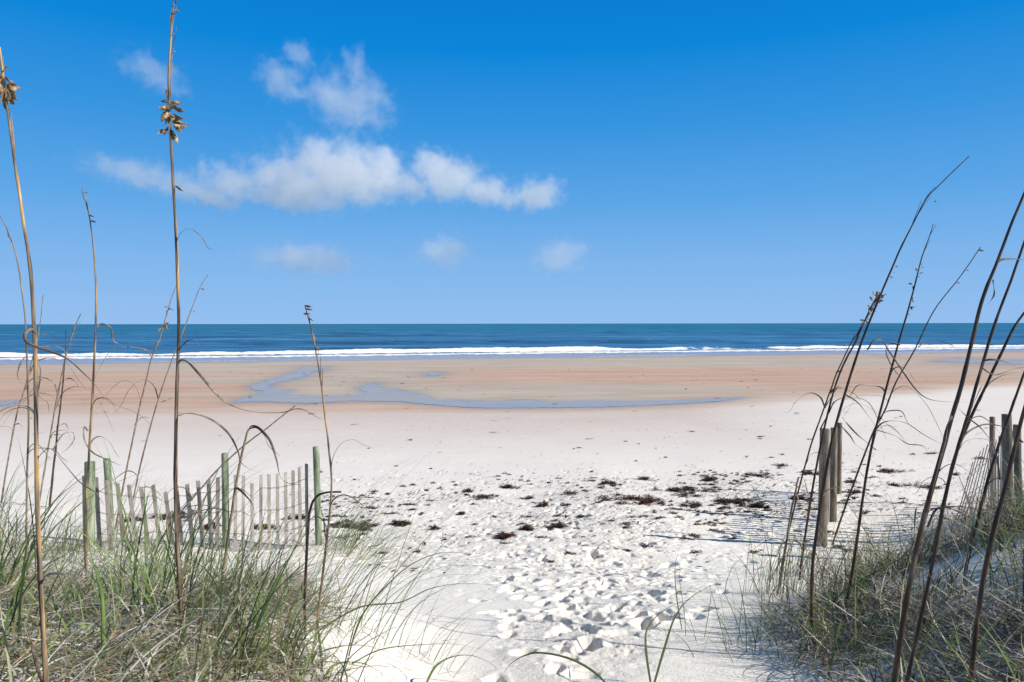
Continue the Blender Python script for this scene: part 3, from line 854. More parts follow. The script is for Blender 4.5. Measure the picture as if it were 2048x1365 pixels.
# ------------------------------------------------------------------ grass blades
def blades(x, y, az, L, th0, bend, W, colr, S=7, curl=0.0, z=None, sink=.02):
    """arrays of N blades: a ribbon each, arching from its root"""
    n = len(x)
    zz = G(x, y) - sink if z is None else z
    t = np.linspace(0, 1, S + 1)
    th = th0[:, None] + bend[:, None] * t[None, :] ** 1.3
    azz = az[:, None] + (curl if np.ndim(curl) else np.full(n, curl))[:, None] * t[None, :]
    step = (L / S)[:, None]
    dx = np.sin(th) * np.cos(azz) * step; dy = np.sin(th) * np.sin(azz) * step; dz = np.cos(th) * step
    def cum(d): return np.concatenate([np.zeros((n, 1)), np.cumsum(d[:, :-1], 1)], 1)
    P = np.stack([x[:, None] + cum(dx), y[:, None] + cum(dy), zz[:, None] + cum(dz)], -1)
    # keep the arching tips on or over the sand
    gz = G(P[..., 0].ravel(), P[..., 1].ravel()).reshape(P.shape[:2])
    P[..., 2] = np.maximum(P[..., 2], np.where(t[None, :] > .12, gz + .004, -99))
    ww = (W[:, None] * np.interp(t, [0, .2, .6, 1], [.75, 1, .75, .06])[None, :])[..., None] / 2
    sa = az + rng.uniform(-1.2, 1.2, n) + np.pi / 2
    side = np.stack([np.cos(sa), np.sin(sa), rng.uniform(-.3, .3, n)], -1)[:, None, :]
    V = np.stack([P - side * ww, P + side * ww], 2)          # n, S+1, 2, 3
    idx = np.arange(n * (S + 1) * 2).reshape(n, S + 1, 2)
    Fq = np.stack([idx[:, :-1, 0], idx[:, :-1, 1], idx[:, 1:, 1], idx[:, 1:, 0]], -1).reshape(-1, 4)
    C = np.repeat(np.repeat(colr[:, None, :], S + 1, 1)[:, :, None, :], 2, 2)
    return V.reshape(-1, 3), Fq, C.reshape(-1, 3)

GREEN = np.array([[.11, .18, .045], [.15, .25, .06], [.07, .12, .04], [.21, .28, .12], [.24, .24, .12]])
LGREEN = np.array([[.17, .27, .06], [.20, .29, .11], [.14, .20, .07], [.27, .31, .17]])
DRY = np.array([[.46, .42, .33], [.56, .52, .44], [.33, .28, .20], [.72, .70, .65], [.66, .63, .57], [.42, .30, .16], [.20, .17, .12], [.10, .085, .06], [.07, .07, .04], [.30, .31, .17], [.22, .25, .12], [.15, .20, .07]])
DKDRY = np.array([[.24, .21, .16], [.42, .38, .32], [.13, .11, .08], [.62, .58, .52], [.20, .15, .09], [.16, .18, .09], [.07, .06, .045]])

def pick(pal, n, j=.18):
    c = pal[rng.integers(0, len(pal), n)]
    return np.clip(c * (1 + rng.normal(0, j, (n, 1))), .02, .9)

def stuffmesh(name, lst, label, cat='grass'):
    V = []; Fq = []; C = []; k = 0
    for v, f, c in lst:
        V.append(v); Fq.append(f + k); C.append(c); k += len(v)
    o = npmesh(name, np.concatenate(V), np.concatenate(Fq), M_grass, col=np.concatenate(C), smooth=False)
    return tag(o, label, cat, kind='stuff')

def in_left(x, y, m=0.0):
    return x < .5 - .19 * y + .18 * np.sin(y * 1.7) - m
def in_right(x, y, m=0.0):
    return x > XE(y) + .12 * np.sin(y * 2.1 + 1) + m

def scatter(n, xr, yr, test, yp=1.0):
    xs = []; ys_ = []; tot = 0
    while tot < n:
        y = yr[0] + (yr[1] - yr[0]) * rng.random(n) ** yp
        x = rng.uniform(xr[0], xr[1], n)
        k = test(x, y)
        xs.append(x[k]); ys_.append(y[k]); tot += k.sum()
    return np.concatenate(xs)[:n], np.concatenate(ys_)[:n]

def mat_blades(x, y, L=(.12, .45), W=(.0045, .010), pal=DRY, lift=(.95, 1.6)):
    n = len(x)
    return blades(x, y, rng.uniform(0, 6.28, n), rng.uniform(*L, n), rng.uniform(*lift, n), rng.uniform(-.3, .9, n),
                  rng.uniform(*W, n), pick(pal, n), S=5, curl=rng.normal(0, 1.2, n), z=G(x, y) + rng.uniform(0, .09, n))

def pat(x, y, s=1.0, seed=100): return fbm(x * s, y * s, 2, seed)

# left dune: mat of dead blades, dense at the front, sparse toward the fence
lt = []
x, y = scatter(19000, (-5.5, .3), (1.7, 5.2), lambda x, y: (x < -.42 * y + .62 + .25 * pat(x, y, 2.0, 101)) & (pat(x, y, 1.2) > -.65 + .9 * ss(3.9, 5.2, y)) & (x > -y - .8), 1.0)
lt.append(mat_blades(x, y, (.10, .36), (.004, .008), lift=(1.1, 1.6)))
x, y = scatter(500, (-2.5, .4), (2.4, 5.5), lambda x, y: in_left(x, y, .1), 1.0)
lt.append(mat_blades(x, y, (.08, .25), (.003, .005), lift=(1.2, 1.6)))
x, y = scatter(2600, (-9, -.3), (4.4, 9.6), lambda x, y: in_left(x, y, .7) & (pat(x, y, 1.1, 104) > -.05 + .6 * ss(-.55, -.35, x / y)) & (x > -y), 1.0)
lt.append(mat_blades(x, y, (.1, .35), (.004, .008)))
x, y = scatter(900, (-9, -1.2), (8.5, 11.5), lambda x, y: (pat(x, y, .9, 105) > .0) & (x > -y), 1.0)
lt.append(mat_blades(x, y, (.1, .3), (.004, .008)))
stuffmesh('dead_grass', lt, 'tangled mat of bleached dead grass covering the left dune')

# right dune: darker mat
rt = []
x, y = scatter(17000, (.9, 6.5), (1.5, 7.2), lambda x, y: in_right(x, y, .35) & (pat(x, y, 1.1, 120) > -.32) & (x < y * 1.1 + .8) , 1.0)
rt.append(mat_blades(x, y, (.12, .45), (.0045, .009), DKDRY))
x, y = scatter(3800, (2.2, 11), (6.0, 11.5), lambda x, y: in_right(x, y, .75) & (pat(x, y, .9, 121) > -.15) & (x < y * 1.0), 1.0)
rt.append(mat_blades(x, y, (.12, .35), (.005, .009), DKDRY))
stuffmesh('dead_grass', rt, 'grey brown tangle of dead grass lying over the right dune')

def tuft_b(cx, cy, n, L, W, az, pal, spread=.12, th=.25, bend=1.1, azs=.7, S=8):
    x = cx + rng.normal(0, spread, n); y = cy + rng.normal(0, spread, n)
    return blades(x, y, az + rng.normal(0, azs, n), rng.uniform(L * .5, L, n), np.abs(rng.normal(th, .2, n)), rng.uniform(bend * .3, bend * 1.4, n),
                  rng.uniform(W * .6, W, n), pick(pal, n), S=S, curl=rng.normal(0, .5, n))

# living green blades between the dead ones
lg = []
cx, cy = scatter(75, (-5, .2), (1.7, 5.0), lambda x, y: (x > -y - .5) & (x < -.43 * y + .55))
for a, b in zip(cx, cy):
    lg.append(tuft_b(a, b, int(rng.integers(8, 20)), rng.uniform(.3, .62), .0078, rng.choice([0, .4, 3.0], p=[.5, .25, .25]), GREEN if rng.random() < .6 else LGREEN, .07, .3, 1.3, .9))
cx, cy = scatter(40, (-8, -1.2), (4.8, 9.6), lambda x, y: in_left(x, y, .6) & (x > -y) & (x < -.42 * y))
for a, b in zip(cx, cy):
    lg.append(tuft_b(a, b, int(rng.integers(6, 15)), rng.uniform(.3, .62), .008, rng.choice([0, .3, 3.0], p=[.6, .2, .2]), LGREEN if rng.random() < .6 else GREEN, .08, .25, 1.2, .8))
# long coarse blades in loose clumps standing in front of the fence
cx, cy = scatter(46, (-6, -.4), (2.2, 7.0), lambda x, y: (x > -y * .85) & (x < -.43 * y + .45))
for a, b in zip(cx, cy):
    lg.append(tuft_b(a, b, int(rng.integers(7, 16)), rng.uniform(.55, .80) + .25 * float(ss(.3, .6, -a / b)), .0095, rng.choice([0, .2, 3.1], p=[.6, .2, .2]), GREEN if rng.random() < .75 else DRY * .6, .06, .18, 1.1, .7, S=9))
stuffmesh('beach_grass', lg, 'thin green blades growing all through the dead mat on the left dune')
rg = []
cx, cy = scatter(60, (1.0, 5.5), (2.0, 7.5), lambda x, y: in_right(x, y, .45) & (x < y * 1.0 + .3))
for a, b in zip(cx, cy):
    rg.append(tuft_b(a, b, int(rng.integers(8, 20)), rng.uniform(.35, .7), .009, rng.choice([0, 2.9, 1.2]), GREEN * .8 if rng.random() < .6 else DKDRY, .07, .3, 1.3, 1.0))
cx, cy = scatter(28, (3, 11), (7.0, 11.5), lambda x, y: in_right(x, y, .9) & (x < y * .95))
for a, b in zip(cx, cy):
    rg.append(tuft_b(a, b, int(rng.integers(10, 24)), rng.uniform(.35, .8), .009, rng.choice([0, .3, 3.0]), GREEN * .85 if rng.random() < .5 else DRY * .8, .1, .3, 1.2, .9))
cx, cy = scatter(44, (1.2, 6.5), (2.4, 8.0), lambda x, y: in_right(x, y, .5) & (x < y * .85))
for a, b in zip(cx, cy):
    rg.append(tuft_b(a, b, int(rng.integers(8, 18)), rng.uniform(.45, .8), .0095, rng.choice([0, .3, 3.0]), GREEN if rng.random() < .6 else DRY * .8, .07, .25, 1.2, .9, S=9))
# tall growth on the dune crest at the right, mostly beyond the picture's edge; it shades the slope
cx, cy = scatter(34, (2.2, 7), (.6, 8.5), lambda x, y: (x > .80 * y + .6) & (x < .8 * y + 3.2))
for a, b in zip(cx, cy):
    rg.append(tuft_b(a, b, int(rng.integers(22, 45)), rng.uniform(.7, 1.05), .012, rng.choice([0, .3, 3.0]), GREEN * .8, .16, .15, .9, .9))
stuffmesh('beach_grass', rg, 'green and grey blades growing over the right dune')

# tufts one can tell apart
def tuft(px, py, n, L, W, az, pal, label, spread=.12, th=.3, bend=1.1, azs=.45, D=None):
    p = ground(px, py)
    v, f, c = tuft_b(p.x, p.y, n, L, W, az, pal, spread, th, bend, azs)
    o = npmesh('grass_tuft', v, f, M_grass, col=c, smooth=False, origin=p)
    tag(o, label, 'grass tuft', 'separate grass tufts on the sand')
tuft(690, 1098, 110, .95, .009, .1, GREEN, 'big green tuft blown to the right at the foot of the end post', .22, .55, .8, .5)
tuft(672, 1108, 90, .45, .008, .3, DRY, 'straw coloured heap of dead blades at the foot of the end post', .22, 1.1, .6, 1.2)
tuft(790, 1135, 26, .6, .005, .1, GREEN, 'sparse wispy tuft on the bare sand right of the end post', .2, .7, 1.1, .5)
tuft(700, 1265, 40, 1.15, .0065, .15, GREEN, 'long bladed tuft arching far over the white sand left of the path', .14, .55, 1.2, .4)
tuft(640, 1200, 34, .9, .006, .2, GREEN, 'thin tuft of long arching blades around the slim stalk', .15, .5, 1.3, .5)
tuft(860, 1330, 14, .55, .006, .2, LGREEN, 'small sprig of light green blades low beside the path', .08, .5, 1.4, .6)
tuft(1015, 1090, 8, .3, .005, .3, DRY, 'few dry sprigs on the sand left of the footprints', .1, .8, .8, .9)
tuft(1570, 1190, 90, .75, .008, .4, GREEN * .85, 'dark green upright tuft at the left toe of the right dune', .18, .2, .9, 1.1)
tuft(1640, 1150, 110, .6, .008, .4, DRY * .8, 'dry bushy tuft in front of the nearest post on the right', .25, .5, 1.1, 1.4)
tuft(1740, 1135, 80, .8, .008, .6, GREEN * .9, 'green tuft between the nearest right post and the thick stalks', .2, .2, .9, 1.1)
tuft(1500, 1300, 60, .6, .006, 2.6, GREEN * .8, 'small dark tuft low on the shaded slope', .18, .35, 1.2, 1.3)

# big curved blades in the foreground, each traced singly and rooted in the dune
def bigblade(label, pts, wpx, colr, D=None):
    if D is None: D = ground(*pts[0]).y
    P = [at(a, b, D + .25 * i / len(pts)) for i, (a, b) in enumerate(pts)]
    gz = float(G(P[0].x, P[0].y)[0])
    if P[0].z > gz: P = [Vector((P[0].x + .2 * (P[0].x - P[1].x), P[0].y, gz - .03))] + P
    Q = catmull([p[:] for p in P], 8)
    t = np.linspace(0, 1, len(Q))
    r = wpx * D / F / 2 * np.interp(t, [0, .2, .6, 1], [.7, 1, .75, .08])
    v, f = tube(Q, r, .18, .9, 6, .3)
    cc = np.repeat(np.array([colr]), len(v), 0) * (1 + .2 * fbm(v[:, 0] * 9, v[:, 2] * 9, 2, 3)[:, None])
    o = npmesh('grass_shoot', v, f, M_grass, col=np.clip(cc, 0, 1), origin=P[0])
    tag(o, label, 'grass blade', 'large single grass blades in the foreground')
g1, g2, g3 = (.14, .23, .05), (.19, .30, .07), (.08, .13, .045)
bigblade('broad upright green blade between the two thickest golden stalks', [(205,1360),(207,1290),(205,1200),(195,1155),(178,1095)], 10, g1)
bigblade('bright green blade sweeping in from the left edge', [(-30,1190),(20,1210),(75,1245),(140,1300),(170,1365)], 9, g2)
bigblade('second bright blade from the left edge, lower', [(-30,1225),(20,1260),(60,1300),(90,1345)], 8, g2)
bigblade('green blade with an orange tip leaning right of the tallest stalk', [(350,1365),(335,1310),(315,1278),(302,1268)], 9, g1)
bigblade('long green blade lying across the mat under the end post', [(640,1315),(590,1282),(530,1245),(490,1235),(445,1242)], 8, g2)
bigblade('arched green blade curling down by the short dark stalk', [(500,1240),(540,1185),(570,1176),(585,1195),(590,1245)], 5, g1)
bigblade('broad green blade at the bottom, left of the dark bent stalk', [(590,1380),(605,1340),(625,1300),(632,1240)], 9, g2)
bigblade('dark upright blade just right of the dark bent stalk', [(645,1340),(640,1290),(636,1250),(640,1230)], 6, g3)
bigblade('green blade bending right at the bottom edge near the sand', [(640,1370),(670,1330),(720,1326),(760,1345),(790,1375)], 8, g2)
bigblade('green blade with its arch over the bright sand at the bottom', [(845,1385),(870,1335),(905,1314),(945,1312),(985,1330),(1015,1365)], 6, g1)
bigblade('thin blade arching over the bottom of the path, longest of its kind', [(1230,1390),(1195,1350),(1150,1322),(1100,1308),(1060,1308),(1025,1325),(1005,1350)], 5, g3)
bigblade('dark arc rising from the left mat toward the path', [(690,1340),(720,1240),(770,1175),(830,1125),(900,1105),(990,1125),(1060,1180)], 4, g3)
bigblade('lower dark arc ending above the footprints', [(640,1260),(720,1215),(800,1205),(860,1178),(920,1168),(990,1173),(1050,1200)], 5, g3)
bigblade('thin arc low over the sand between mat and path', [(700,1330),(760,1300),(840,1290),(920,1290),(1000,1310)], 4, g3)
bigblade('tall dark blade curving right at the left toe of the right dune', [(1305,1380),(1328,1300),(1350,1235),(1382,1195),(1440,1165),(1500,1155)], 7, g3)
bigblade('dark blade hooked over just left of the curved one', [(1305,1390),(1292,1300),(1296,1255),(1330,1220),(1380,1200),(1450,1203)], 6, g3)
bigblade('thin upright blade beside the hooked dark one', [(1364,1260),(1354,1200),(1350,1140),(1360,1095),(1386,1040)], 3, g3)
bigblade('green blade crossing low in the right corner', [(1720,1385),(1790,1330),(1870,1300),(1960,1275),(2060,1255)], 5, g1)
bigblade('long dark green blade rising right across the dune grass', [(1620,1265),(1680,1190),(1760,1140),(1850,1095),(1960,1060),(2060,1040)], 7, g3)
bigblade('bright green blade at the right edge of the picture', [(1990,1180),(2008,1110),(2030,1060),(2055,1010)], 8, g2)

# ------------------------------------------------------------------ fences
def wood(name, a, b, c_, topgrey=None):
    m = N(name)
    n1 = m.noise(1, 5, .65, m.geo((14, 14, 2.2)))
    n2 = m.noise(1, 4, .7, m.geo((120, 120, 7)))
    col_ = m.ramp(m.math('ADD', m.math('MULTIPLY', n1, .6), m.math('MULTIPLY', n2, .4)), [(.38, a), (.5, b), (.62, c_)])
    m.set(Base_Color=col_, Roughness=.85, Normal=m.bump(n2, .6, .004), Specular_IOR_Level=.2)
    return m.m
M_postg = wood('green_post_wood', (.07, .085, .055), (.20, .25, .165), (.42, .43, .33))
M_postb = wood('brown_post_wood', (.08, .065, .05), (.19, .16, .125), (.33, .28, .21))
M_pick = wood('picket_wood', (.18, .16, .14), (.31, .285, .26), (.47, .44, .41))
mw = N('rusty_wire'); mw.set(Base_Color=mw.ramp(mw.noise(9, 3, .6, mw.geo()), [(.4, (.16, .09, .06)), (.6, (.30, .20, .15))]), Roughness=.7, Metallic=.3)
M_wire = mw.m

def post_mesh(base, top, r, seed):
    n = 14; S_ = 22
    b, t = np.array(base), np.array(top)
    prof = np.linspace(0, 1, n)
    V = []
    a = np.linspace(0, 2 * np.pi, S_, endpoint=False)
    for k, f in enumerate(prof):
        c = b + (t - b) * f
        rr = r * (1 + .05 * vn(a * 1.3 + seed, a * 0 + f * 4, seed)) * (1 - .04 * f)
        if k == n - 1:
            V.append(np.stack([c[0] + rr * np.cos(a), c[1] + rr * np.sin(a), np.full(S_, c[2] - .006)], -1))
            V.append(np.stack([c[0] + rr * .93 * np.cos(a), c[1] + rr * .93 * np.sin(a), np.full(S_, c[2])], -1))
            V.append(np.stack([c[0] + rr * .02 * np.cos(a), c[1] + rr * .02 * np.sin(a), np.full(S_, c[2] + .001)], -1))
        else:
            V.append(np.stack([c[0] + rr * np.cos(a), c[1] + rr * np.sin(a), np.full(S_, c[2])], -1))
    V = np.array(V); nr = len(V)
    idx = np.arange(nr * S_).reshape(nr, S_); nx = np.roll(idx, -1, 1)
    return V.reshape(-1, 3), np.stack([idx[:-1], nx[:-1], nx[1:], idx[1:]], -1).reshape(-1, 4)

def add_post(root, px, py_top, D, r, mat, tilt=0.0, seed=1):
    T = at(px, py_top, D)
    bx = T.x - tilt
    base = (bx, D, float(G(bx, D)[0]) - .15)
    v, f = post_mesh(base, T[:], r, seed)
    npmesh('post', v, f, mat, root, origin=root.location)
    return T

def add_picket(root, top, bot, wd, mat, yaw, broken=False):
    """flat lath from bot to top (world vectors)"""
    top = Vector(top); bot = Vector(bot)
    ax = (top - bot); L = ax.length; ax.normalize()
    s_ = Vector((math.cos(yaw), math.sin(yaw), 0)); s_ = (s_ - ax * s_.dot(ax)).normalized(); t_ = ax.cross(s_)
    bm = bmesh.new()
    n = 6; rings = []
    bow = rng.normal(0, .006)
    for k in range(n):
        f = k / (n - 1)
        c = bot + ax * L * f + t_ * bow * math.sin(math.pi * f)
        ww = wd * (1 + rng.normal(0, .03)); th = .0045
        tz = rng.normal(0, .006) if k == n - 1 else 0
        rings.append([bm.verts.new(c - s_ * ww / 2 - t_ * th + ax * tz), bm.verts.new(c + s_ * ww / 2 - t_ * th - ax * tz), bm.verts.new(c + s_ * ww / 2 + t_ * th - ax * tz), bm.verts.new(c - s_ * ww / 2 + t_ * th + ax * tz)])
    for a, b in zip(rings, rings[1:]):
        for i in range(4): bm.faces.new([a[i], a[(i + 1) % 4], b[(i + 1) % 4], b[i]])
    bm.faces.new(rings[0][::-1]); bm.faces.new(rings[-1])
    bmesh.ops.translate(bm, verts=bm.verts[:], vec=-root.location)
    me = bpy.data.meshes.new('picket'); bm.to_mesh(me); bm.free(); me.materials.append(mat)
    o = bpy.data.objects.new('picket', me); COL.objects.link(o); o.parent = root
    return o

def add_wire(root, pts):
    Q = catmull([p[:] for p in pts], 8)
    t = np.arange(len(Q))
    parts = []
    for ph in (0, math.pi):
        P2 = Q.copy(); P2[:, 1] += .006 * np.cos(t * 1.1 + ph); P2[:, 2] += .006 * np.sin(t * 1.1 + ph)
        parts.append(tube(P2, .0022, sides=5))
    v, f = join(parts)
    npmesh('wire', v, f, M_wire, root, origin=root.location)

# left fence, seen from the front
p = ground(430, 1095)
fl_ = empty('sand_fence', p)
add_post(fl_, 180, 924, 8.9, .060, M_postg, .03, 1)
add_post(fl_, 214, 918, 9.8, .046, M_postg, -.05, 2)
add_post(fl_, 450, 907, 9.75, .046, M_postg, .0, 3)
add_post(fl_, 632, 894, 10.0, .044, M_postg, -.03, 4)
tops = [(169,952,0,9.6),(192,955,7,9.6),(212,961,9,9.9),(235,967,13,10.2),(258,970,16,10.4),(282,974,14,10.5),(306,970,14,10.5),(331,984,13,10.5),(352,970,12,10.5),(374,969,11,10.45),(396,962,9,10.4),(417,960,5,10.35),(436,955,-4,10.3),
        (471,950,-2,10.6),(487,952,-3,10.65),(504,967,-2,10.7),(522,950,-2,10.8),(538,949,-1,10.85),(555,948,0,10.9),(571,945,0,10.95),(586,941,0,11),(599,934,0,11.05),(613,928,0,11.1)]
wt = {.16: [], .42: [], .68: [], .9: []}
for i, (a, b, dx, D) in enumerate(tops):
    D = D - (.8 if i < 13 else 1.05) if i > 1 else 8.95 + .2 * i
    T = at(a, b, D)
    bx = T.x + dx * D / F
    B = Vector((bx, D, float(G(bx, D)[0]) - .12))
    add_picket(fl_, T, B, .050 if i < 13 else .042, M_pick, .15 if i < 13 else .55)
    for k in wt:
        L = min(.95, T.z - B.z)
        wt[k].append(T + (B - T) * k + Vector((0, -.012, 0)))
for k, v in wt.items(): add_wire(fl_, v)
tag(fl_, 'weathered picket sand fence with four greenish round posts behind the left dune', 'fence')

# right fence, seen nearly end on
p = ground(1650, 1080)
fr = empty('sand_fence', p)
A = add_post(fr, 1650, 858, 10.4, .068, M_postb, .03, 5)
B_ = add_post(fr, 1668, 856, 12.4, .056, M_postb, .0, 6)
C_ = add_post(fr, 1679, 846, 14.8, .050, M_postb, .0, 7)
wt = {.15: [], .4: [], .65: [], .88: []}
def runfence(root, A, B, n, htop, wd, mat, wt, lean=.0, skip=()):
    for k in range(n):
        f = (k + .6) / (n + .2)
        x = A.x + (B.x - A.x) * f; y_ = A.y + (B.y - A.y) * f
        gz = float(G(x, y_)[0])
        h = htop + rng.normal(0, .025)
        T = Vector((x - .07 + rng.normal(0, .015) + lean, y_ + rng.normal(0, .01), gz + h)); Bo = Vector((x - .07, y_, gz - .12))
        if k in skip: continue
        add_picket(root, T, Bo, wd, mat, math.atan2(B.y - A.y, B.x - A.x) + rng.normal(0, .15))
        for q in wt: wt[q].append(T + (Bo - T) * q)
runfence(fr, A, B_, 13, 1.02, .055, M_pick, wt)
runfence(fr, B_, C_, 15, 1.02, .055, M_pick, wt)
for k, v in wt.items(): add_wire(fr, v)
tag(fr, 'sand fence seen end on, three brown posts in a row casting a striped shadow', 'fence')

# far right fence, sagging
p = ground(2015, 985)
ff_ = empty('sand_fence', p)
X1 = add_post(ff_, 2013, 829, 8.9, .056, M_postb, -.05, 8)
X3 = add_post(ff_, 2034, 850, 10.2, .050, M_postb, -.04, 10)
X2 = add_post(ff_, 1985, 834, 13.2, .046, M_postb, .0, 9)
wt = {.2: [], .55: [], .9: []}
for (tx, ty, bx_, by_, D) in [(1987,884,1952,985,11.0),(1981,886,1944,990,10.8),(1975,890,1936,995,10.6),(1968,896,1926,1000,10.4),(1961,903,1916,1006,10.2),(1953,912,1906,1012,10.0),(1946,925,1896,1018,9.8),(1993,880,1962,985,11.2)]:
    T = at(tx, ty, D); Bo = at(bx_, by_, D); gz = float(G(Bo.x, Bo.y)[0])
    Bo.z = min(Bo.z, gz - .08)
    add_picket(ff_, T, Bo, .038, M_pick, .9)
    for q in wt: wt[q].append(T + (Bo - T) * q)
for k, v in wt.items(): add_wire(ff_, v)
runfence(ff_, X3, X2, 15, .95, .05, M_pick, {})
for (tx, ty, D) in [(1998,872,11.6),(2003,866,12.2),(2025,862,9.4),(2007,864,9.6),(2040,885,9.6)]:
    T = at(tx, ty, D)
    add_picket(ff_, T, (T.x, D, float(G(T.x, D)[0]) - .1), .038, M_pick, 1.2)
tag(ff_, 'collapsing sand fence at the right edge, its pickets sagging sideways', 'fence')

# ------------------------------------------------------------------ seaweed on the wrack line
wm = N('dried_seaweed')
wa = wm.attr('tint')
wm.set(Base_Color=wa.outputs['Color'], Roughness=.75, Specular_IOR_Level=.25)
WEED = np.array([[.02, .014, .011], [.035, .024, .017], [.055, .04, .028], [.10, .08, .06], [.06, .025, .015]])
RWEED = np.array([[.12, .035, .015], [.05, .02, .012], [.16, .055, .02], [.04, .03, .02], [.03, .02, .015]])
def weed_pts(cx, cy, rx, ry, n, pal, L=(.03, .10), hz=.04):
    m = int(8 + rx * 26)
    sp_ = .34 if rx < .3 else .55
    sx = rng.normal(0, sp_, m) * rx; sy = rng.normal(0, sp_, m) * ry + sx * rng.normal(0, .12); sr = rng.uniform(.16, .42, m) + (.22 if rx < .16 else 0)
    k = rng.integers(0, m, n)
    a = rng.uniform(0, 6.28, n); r = np.abs(rng.normal(0, .55, n))
    x = cx + sx[k] + rx * sr[k] * r * np.cos(a); y = cy + sy[k] + ry * sr[k] * r * np.sin(a)
    z = G(x, y) + hz * np.clip(1 - r, 0, 1) * rng.random(n) * (.4 + 1.2 * sr[k]) + .004
    return blades(x, y, rng.uniform(0, 6.28, n), rng.uniform(*L, n), rng.uniform(1.25, 1.75, n), rng.uniform(-.5, .6, n),
                  rng.uniform(.008, .024, n), pick(pal, n, .3), S=3, curl=rng.normal(0, 2.2, n), z=z)
W_ = [ # px, py, half width px, half height px, red?, label
 (1285,1003,62,9,1,'long rusty orange heap of seaweed, the biggest on the sand'),
 (1420,961,22,10,0,'round dark heap of seaweed high on the wrack line'),
 (1215,968,20,8,0,'dark rounded clump left of the round heap'),
 (1370,985,48,14,0,'long loose diagonal drift of seaweed under the round heap'),
 (1518,952,30,7,0,'dark clump right of the round heap'),
 (1560,932,18,5,0,'small clump farthest up the beach on the right'),
 (1620,948,22,8,1,'reddish clump just left of the row of right posts'),
 (1600,1000,22,10,1,'reddish clump at the foot of the row of right posts'),
 (1480,1005,50,9,0,'spread of seaweed strands beside the striped shadow'),
 (1515,1015,20,7,0,'dark knot at the upper edge of the striped shadow'),
 (1385,1012,26,6,0,'thin mat just above the footprints, right'),
 (1085,1012,16,6,1,'small dark red clump in the middle of the beach'),
 (1015,976,24,5,0,'narrow dark clump above the middle clump'),
 (965,996,30,5,0,'thin strip of seaweed left of the middle'),
 (935,984,12,5,0,'small dark lump left end of the middle strips'),
 (1058,998,14,4,0,'little clump between the strips'),
 (1140,988,18,4,0,'small flat strip left of the long rusty heap'),
 (1290,960,20,6,0,'small clump between the dark rounded clump and the round heap'),
 (1115,1055,22,8,0,'clump at the upper edge of the footprints'),
 (1055,1062,18,6,1,'reddish scrap by the first footprints'),
 (1008,1076,34,5,1,'thin red strands left of the first footprints'),
 (925,1030,10,4,0,'tiny scrap on the bare sand left of the middle'),
 (870,1060,10,6,0,'tiny dark tuft of weed right of the green tuft'),
 (805,1050,26,10,0,'brown heap half hidden by the big green tuft'),
 (700,1052,40,10,0,'brown mat right behind the end post'),
 (592,1038,24,9,1,'reddish brown heap behind the fence near its end post'),
 (525,1057,26,9,1,'rusty heap behind the fence midway between the right posts'),
 (425,1055,26,10,1,'rusty heap behind the fence left of the middle post'),
 (345,1035,36,9,0,'brown heap behind the leaning pickets'),
 (270,1042,26,8,0,'olive brown heap behind the left pickets'),
 (1780,944,40,5,1,'long reddish strip between the right stalks'),
 (1845,975,30,6,0,'dark strip right of the leaning stalks'),
 (1790,972,14,5,0,'small clump between the leaning stalks'),
 (1700,965,14,6,1,'small reddish clump just right of the row of posts'),
 (1712,985,16,5,0,'small dark clump near the base of the row of posts'),
 (1957,918,16,4,1,'rusty scrap left of the far right posts'),
 (1862,908,20,3,0,'thin scrap far up the beach at the right'),
 (1912,950,10,5,0,'tiny clump left of the sagging pickets'),
 (1382,864,10,2.0,0,'lonely dark scrap on the far smooth beach'),
 (820,881,8,1.8,0,'lonely small scrap on the smooth beach left of the middle'),
 (640,946,6,2.2,0,'lonely scrap just right of the end post top'),
]
for (a, b, rx, ry, red_, lab) in W_:
    p = ground(a, b)
    k = p.y / F
    yr = max(.05, abs(ground(a, b - ry).y - ground(a, b + ry).y) / 2)
    n = int(np.clip(rx * ry * 3.2, 60, 1700))
    v, f, c = weed_pts(p.x, p.y, rx * k, min(yr, rx * k * 1.1) if p.y < 20 else .1, n, RWEED if red_ else WEED, (.03, .10), .08 if rx > 15 else .05)
    o = npmesh('seaweed_clump', v, f, wm.m, col=c, smooth=False, origin=p)
    tag(o, lab, 'seaweed', 'seaweed clumps along the wrack line')
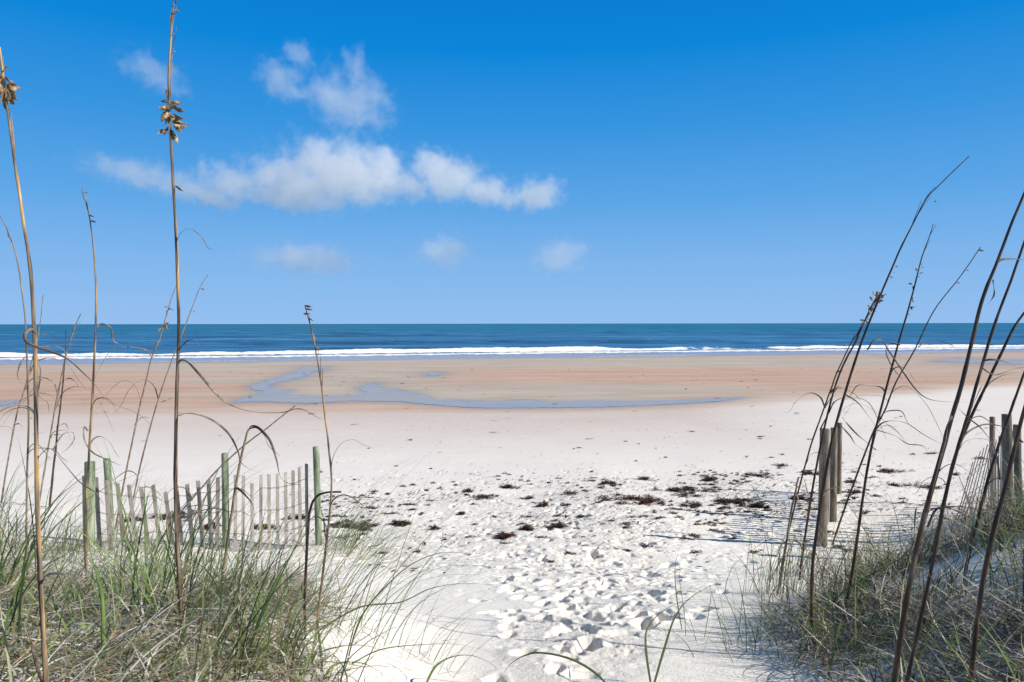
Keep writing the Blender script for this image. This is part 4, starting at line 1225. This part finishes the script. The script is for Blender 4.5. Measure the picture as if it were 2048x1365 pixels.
# loose scraps nobody could count
n = 11000
px_ = rng.uniform(560, 2040, n); base_ = np.interp(px_, [560, 900, 1200, 1600, 2040], [1045, 1000, 985, 975, 955])
y = rng.normal(14.3, 2.0, n) + (px_ - 1300) * .0012; y = np.where(rng.random(n) < .18, rng.uniform(8.5, 30, n), y)
x = (px_ - 1024) / F * y + 0
keep = (pat(x * .6, y * 1.2, 1.1, 130) > .0) | (rng.random(n) < .12)
x, y = x[keep], y[keep]; n = len(x)
v, f, c = blades(x, y, rng.normal(0, .7, n), rng.uniform(.02, .13, n) * rng.random(n) ** .5, rng.uniform(1.3, 1.6, n), rng.uniform(-.2, .2, n), rng.uniform(.012, .04, n), pick(np.concatenate([WEED, RWEED, WEED * 2]), n, .3), S=3, curl=rng.normal(0, 1, n), z=G(x, y) + .016)
parts = [(v, f, c)]
for k in range(520):
    qx = rng.uniform(640, 1760) if k % 2 else rng.normal(1430, 150); qy = rng.normal(14.2, 1.9) + (qx - 1300) * .0012
    if rng.random() < .15: qy = rng.uniform(9, 24)
    qx = (qx - 1024) / F * qy
    if fbm(np.array([qx * .7]), np.array([qy * .9]), 2, 131)[0] < -.1: continue
    s0 = rng.uniform(.02, .13)
    parts.append(weed_pts(qx, qy, s0, s0 * rng.uniform(.35, .8), int(20 + s0 * 420), RWEED if rng.random() < .3 else WEED, (.02, .07), .03))
off = 0; VV = []; FF = []; CC = []
for v, f, c in parts:
    VV.append(v); FF.append(f + off); CC.append(c); off += len(v)
o = npmesh('seaweed_scraps', np.concatenate(VV), np.concatenate(FF), wm.m, col=np.concatenate(CC), smooth=False)
tag(o, 'tiny scraps of dried seaweed strewn over the white sand', 'seaweed', kind='stuff')
# bits on the far beach
n = 260
x = rng.uniform(-30, 40, n); y = rng.uniform(24, 75, n)
v, f, c = blades(x, y, rng.normal(0, .3, n), rng.uniform(.1, .45, n), np.full(n, 1.5), np.zeros(n), rng.uniform(.04, .12, n), pick(WEED, n, .3), S=3, z=G(x, y) + .02)
o = npmesh('driftwood_scraps', v, f, wm.m, col=c, smooth=False)
tag(o, 'dark specks of weed on the far flat beach', 'seaweed', kind='stuff')
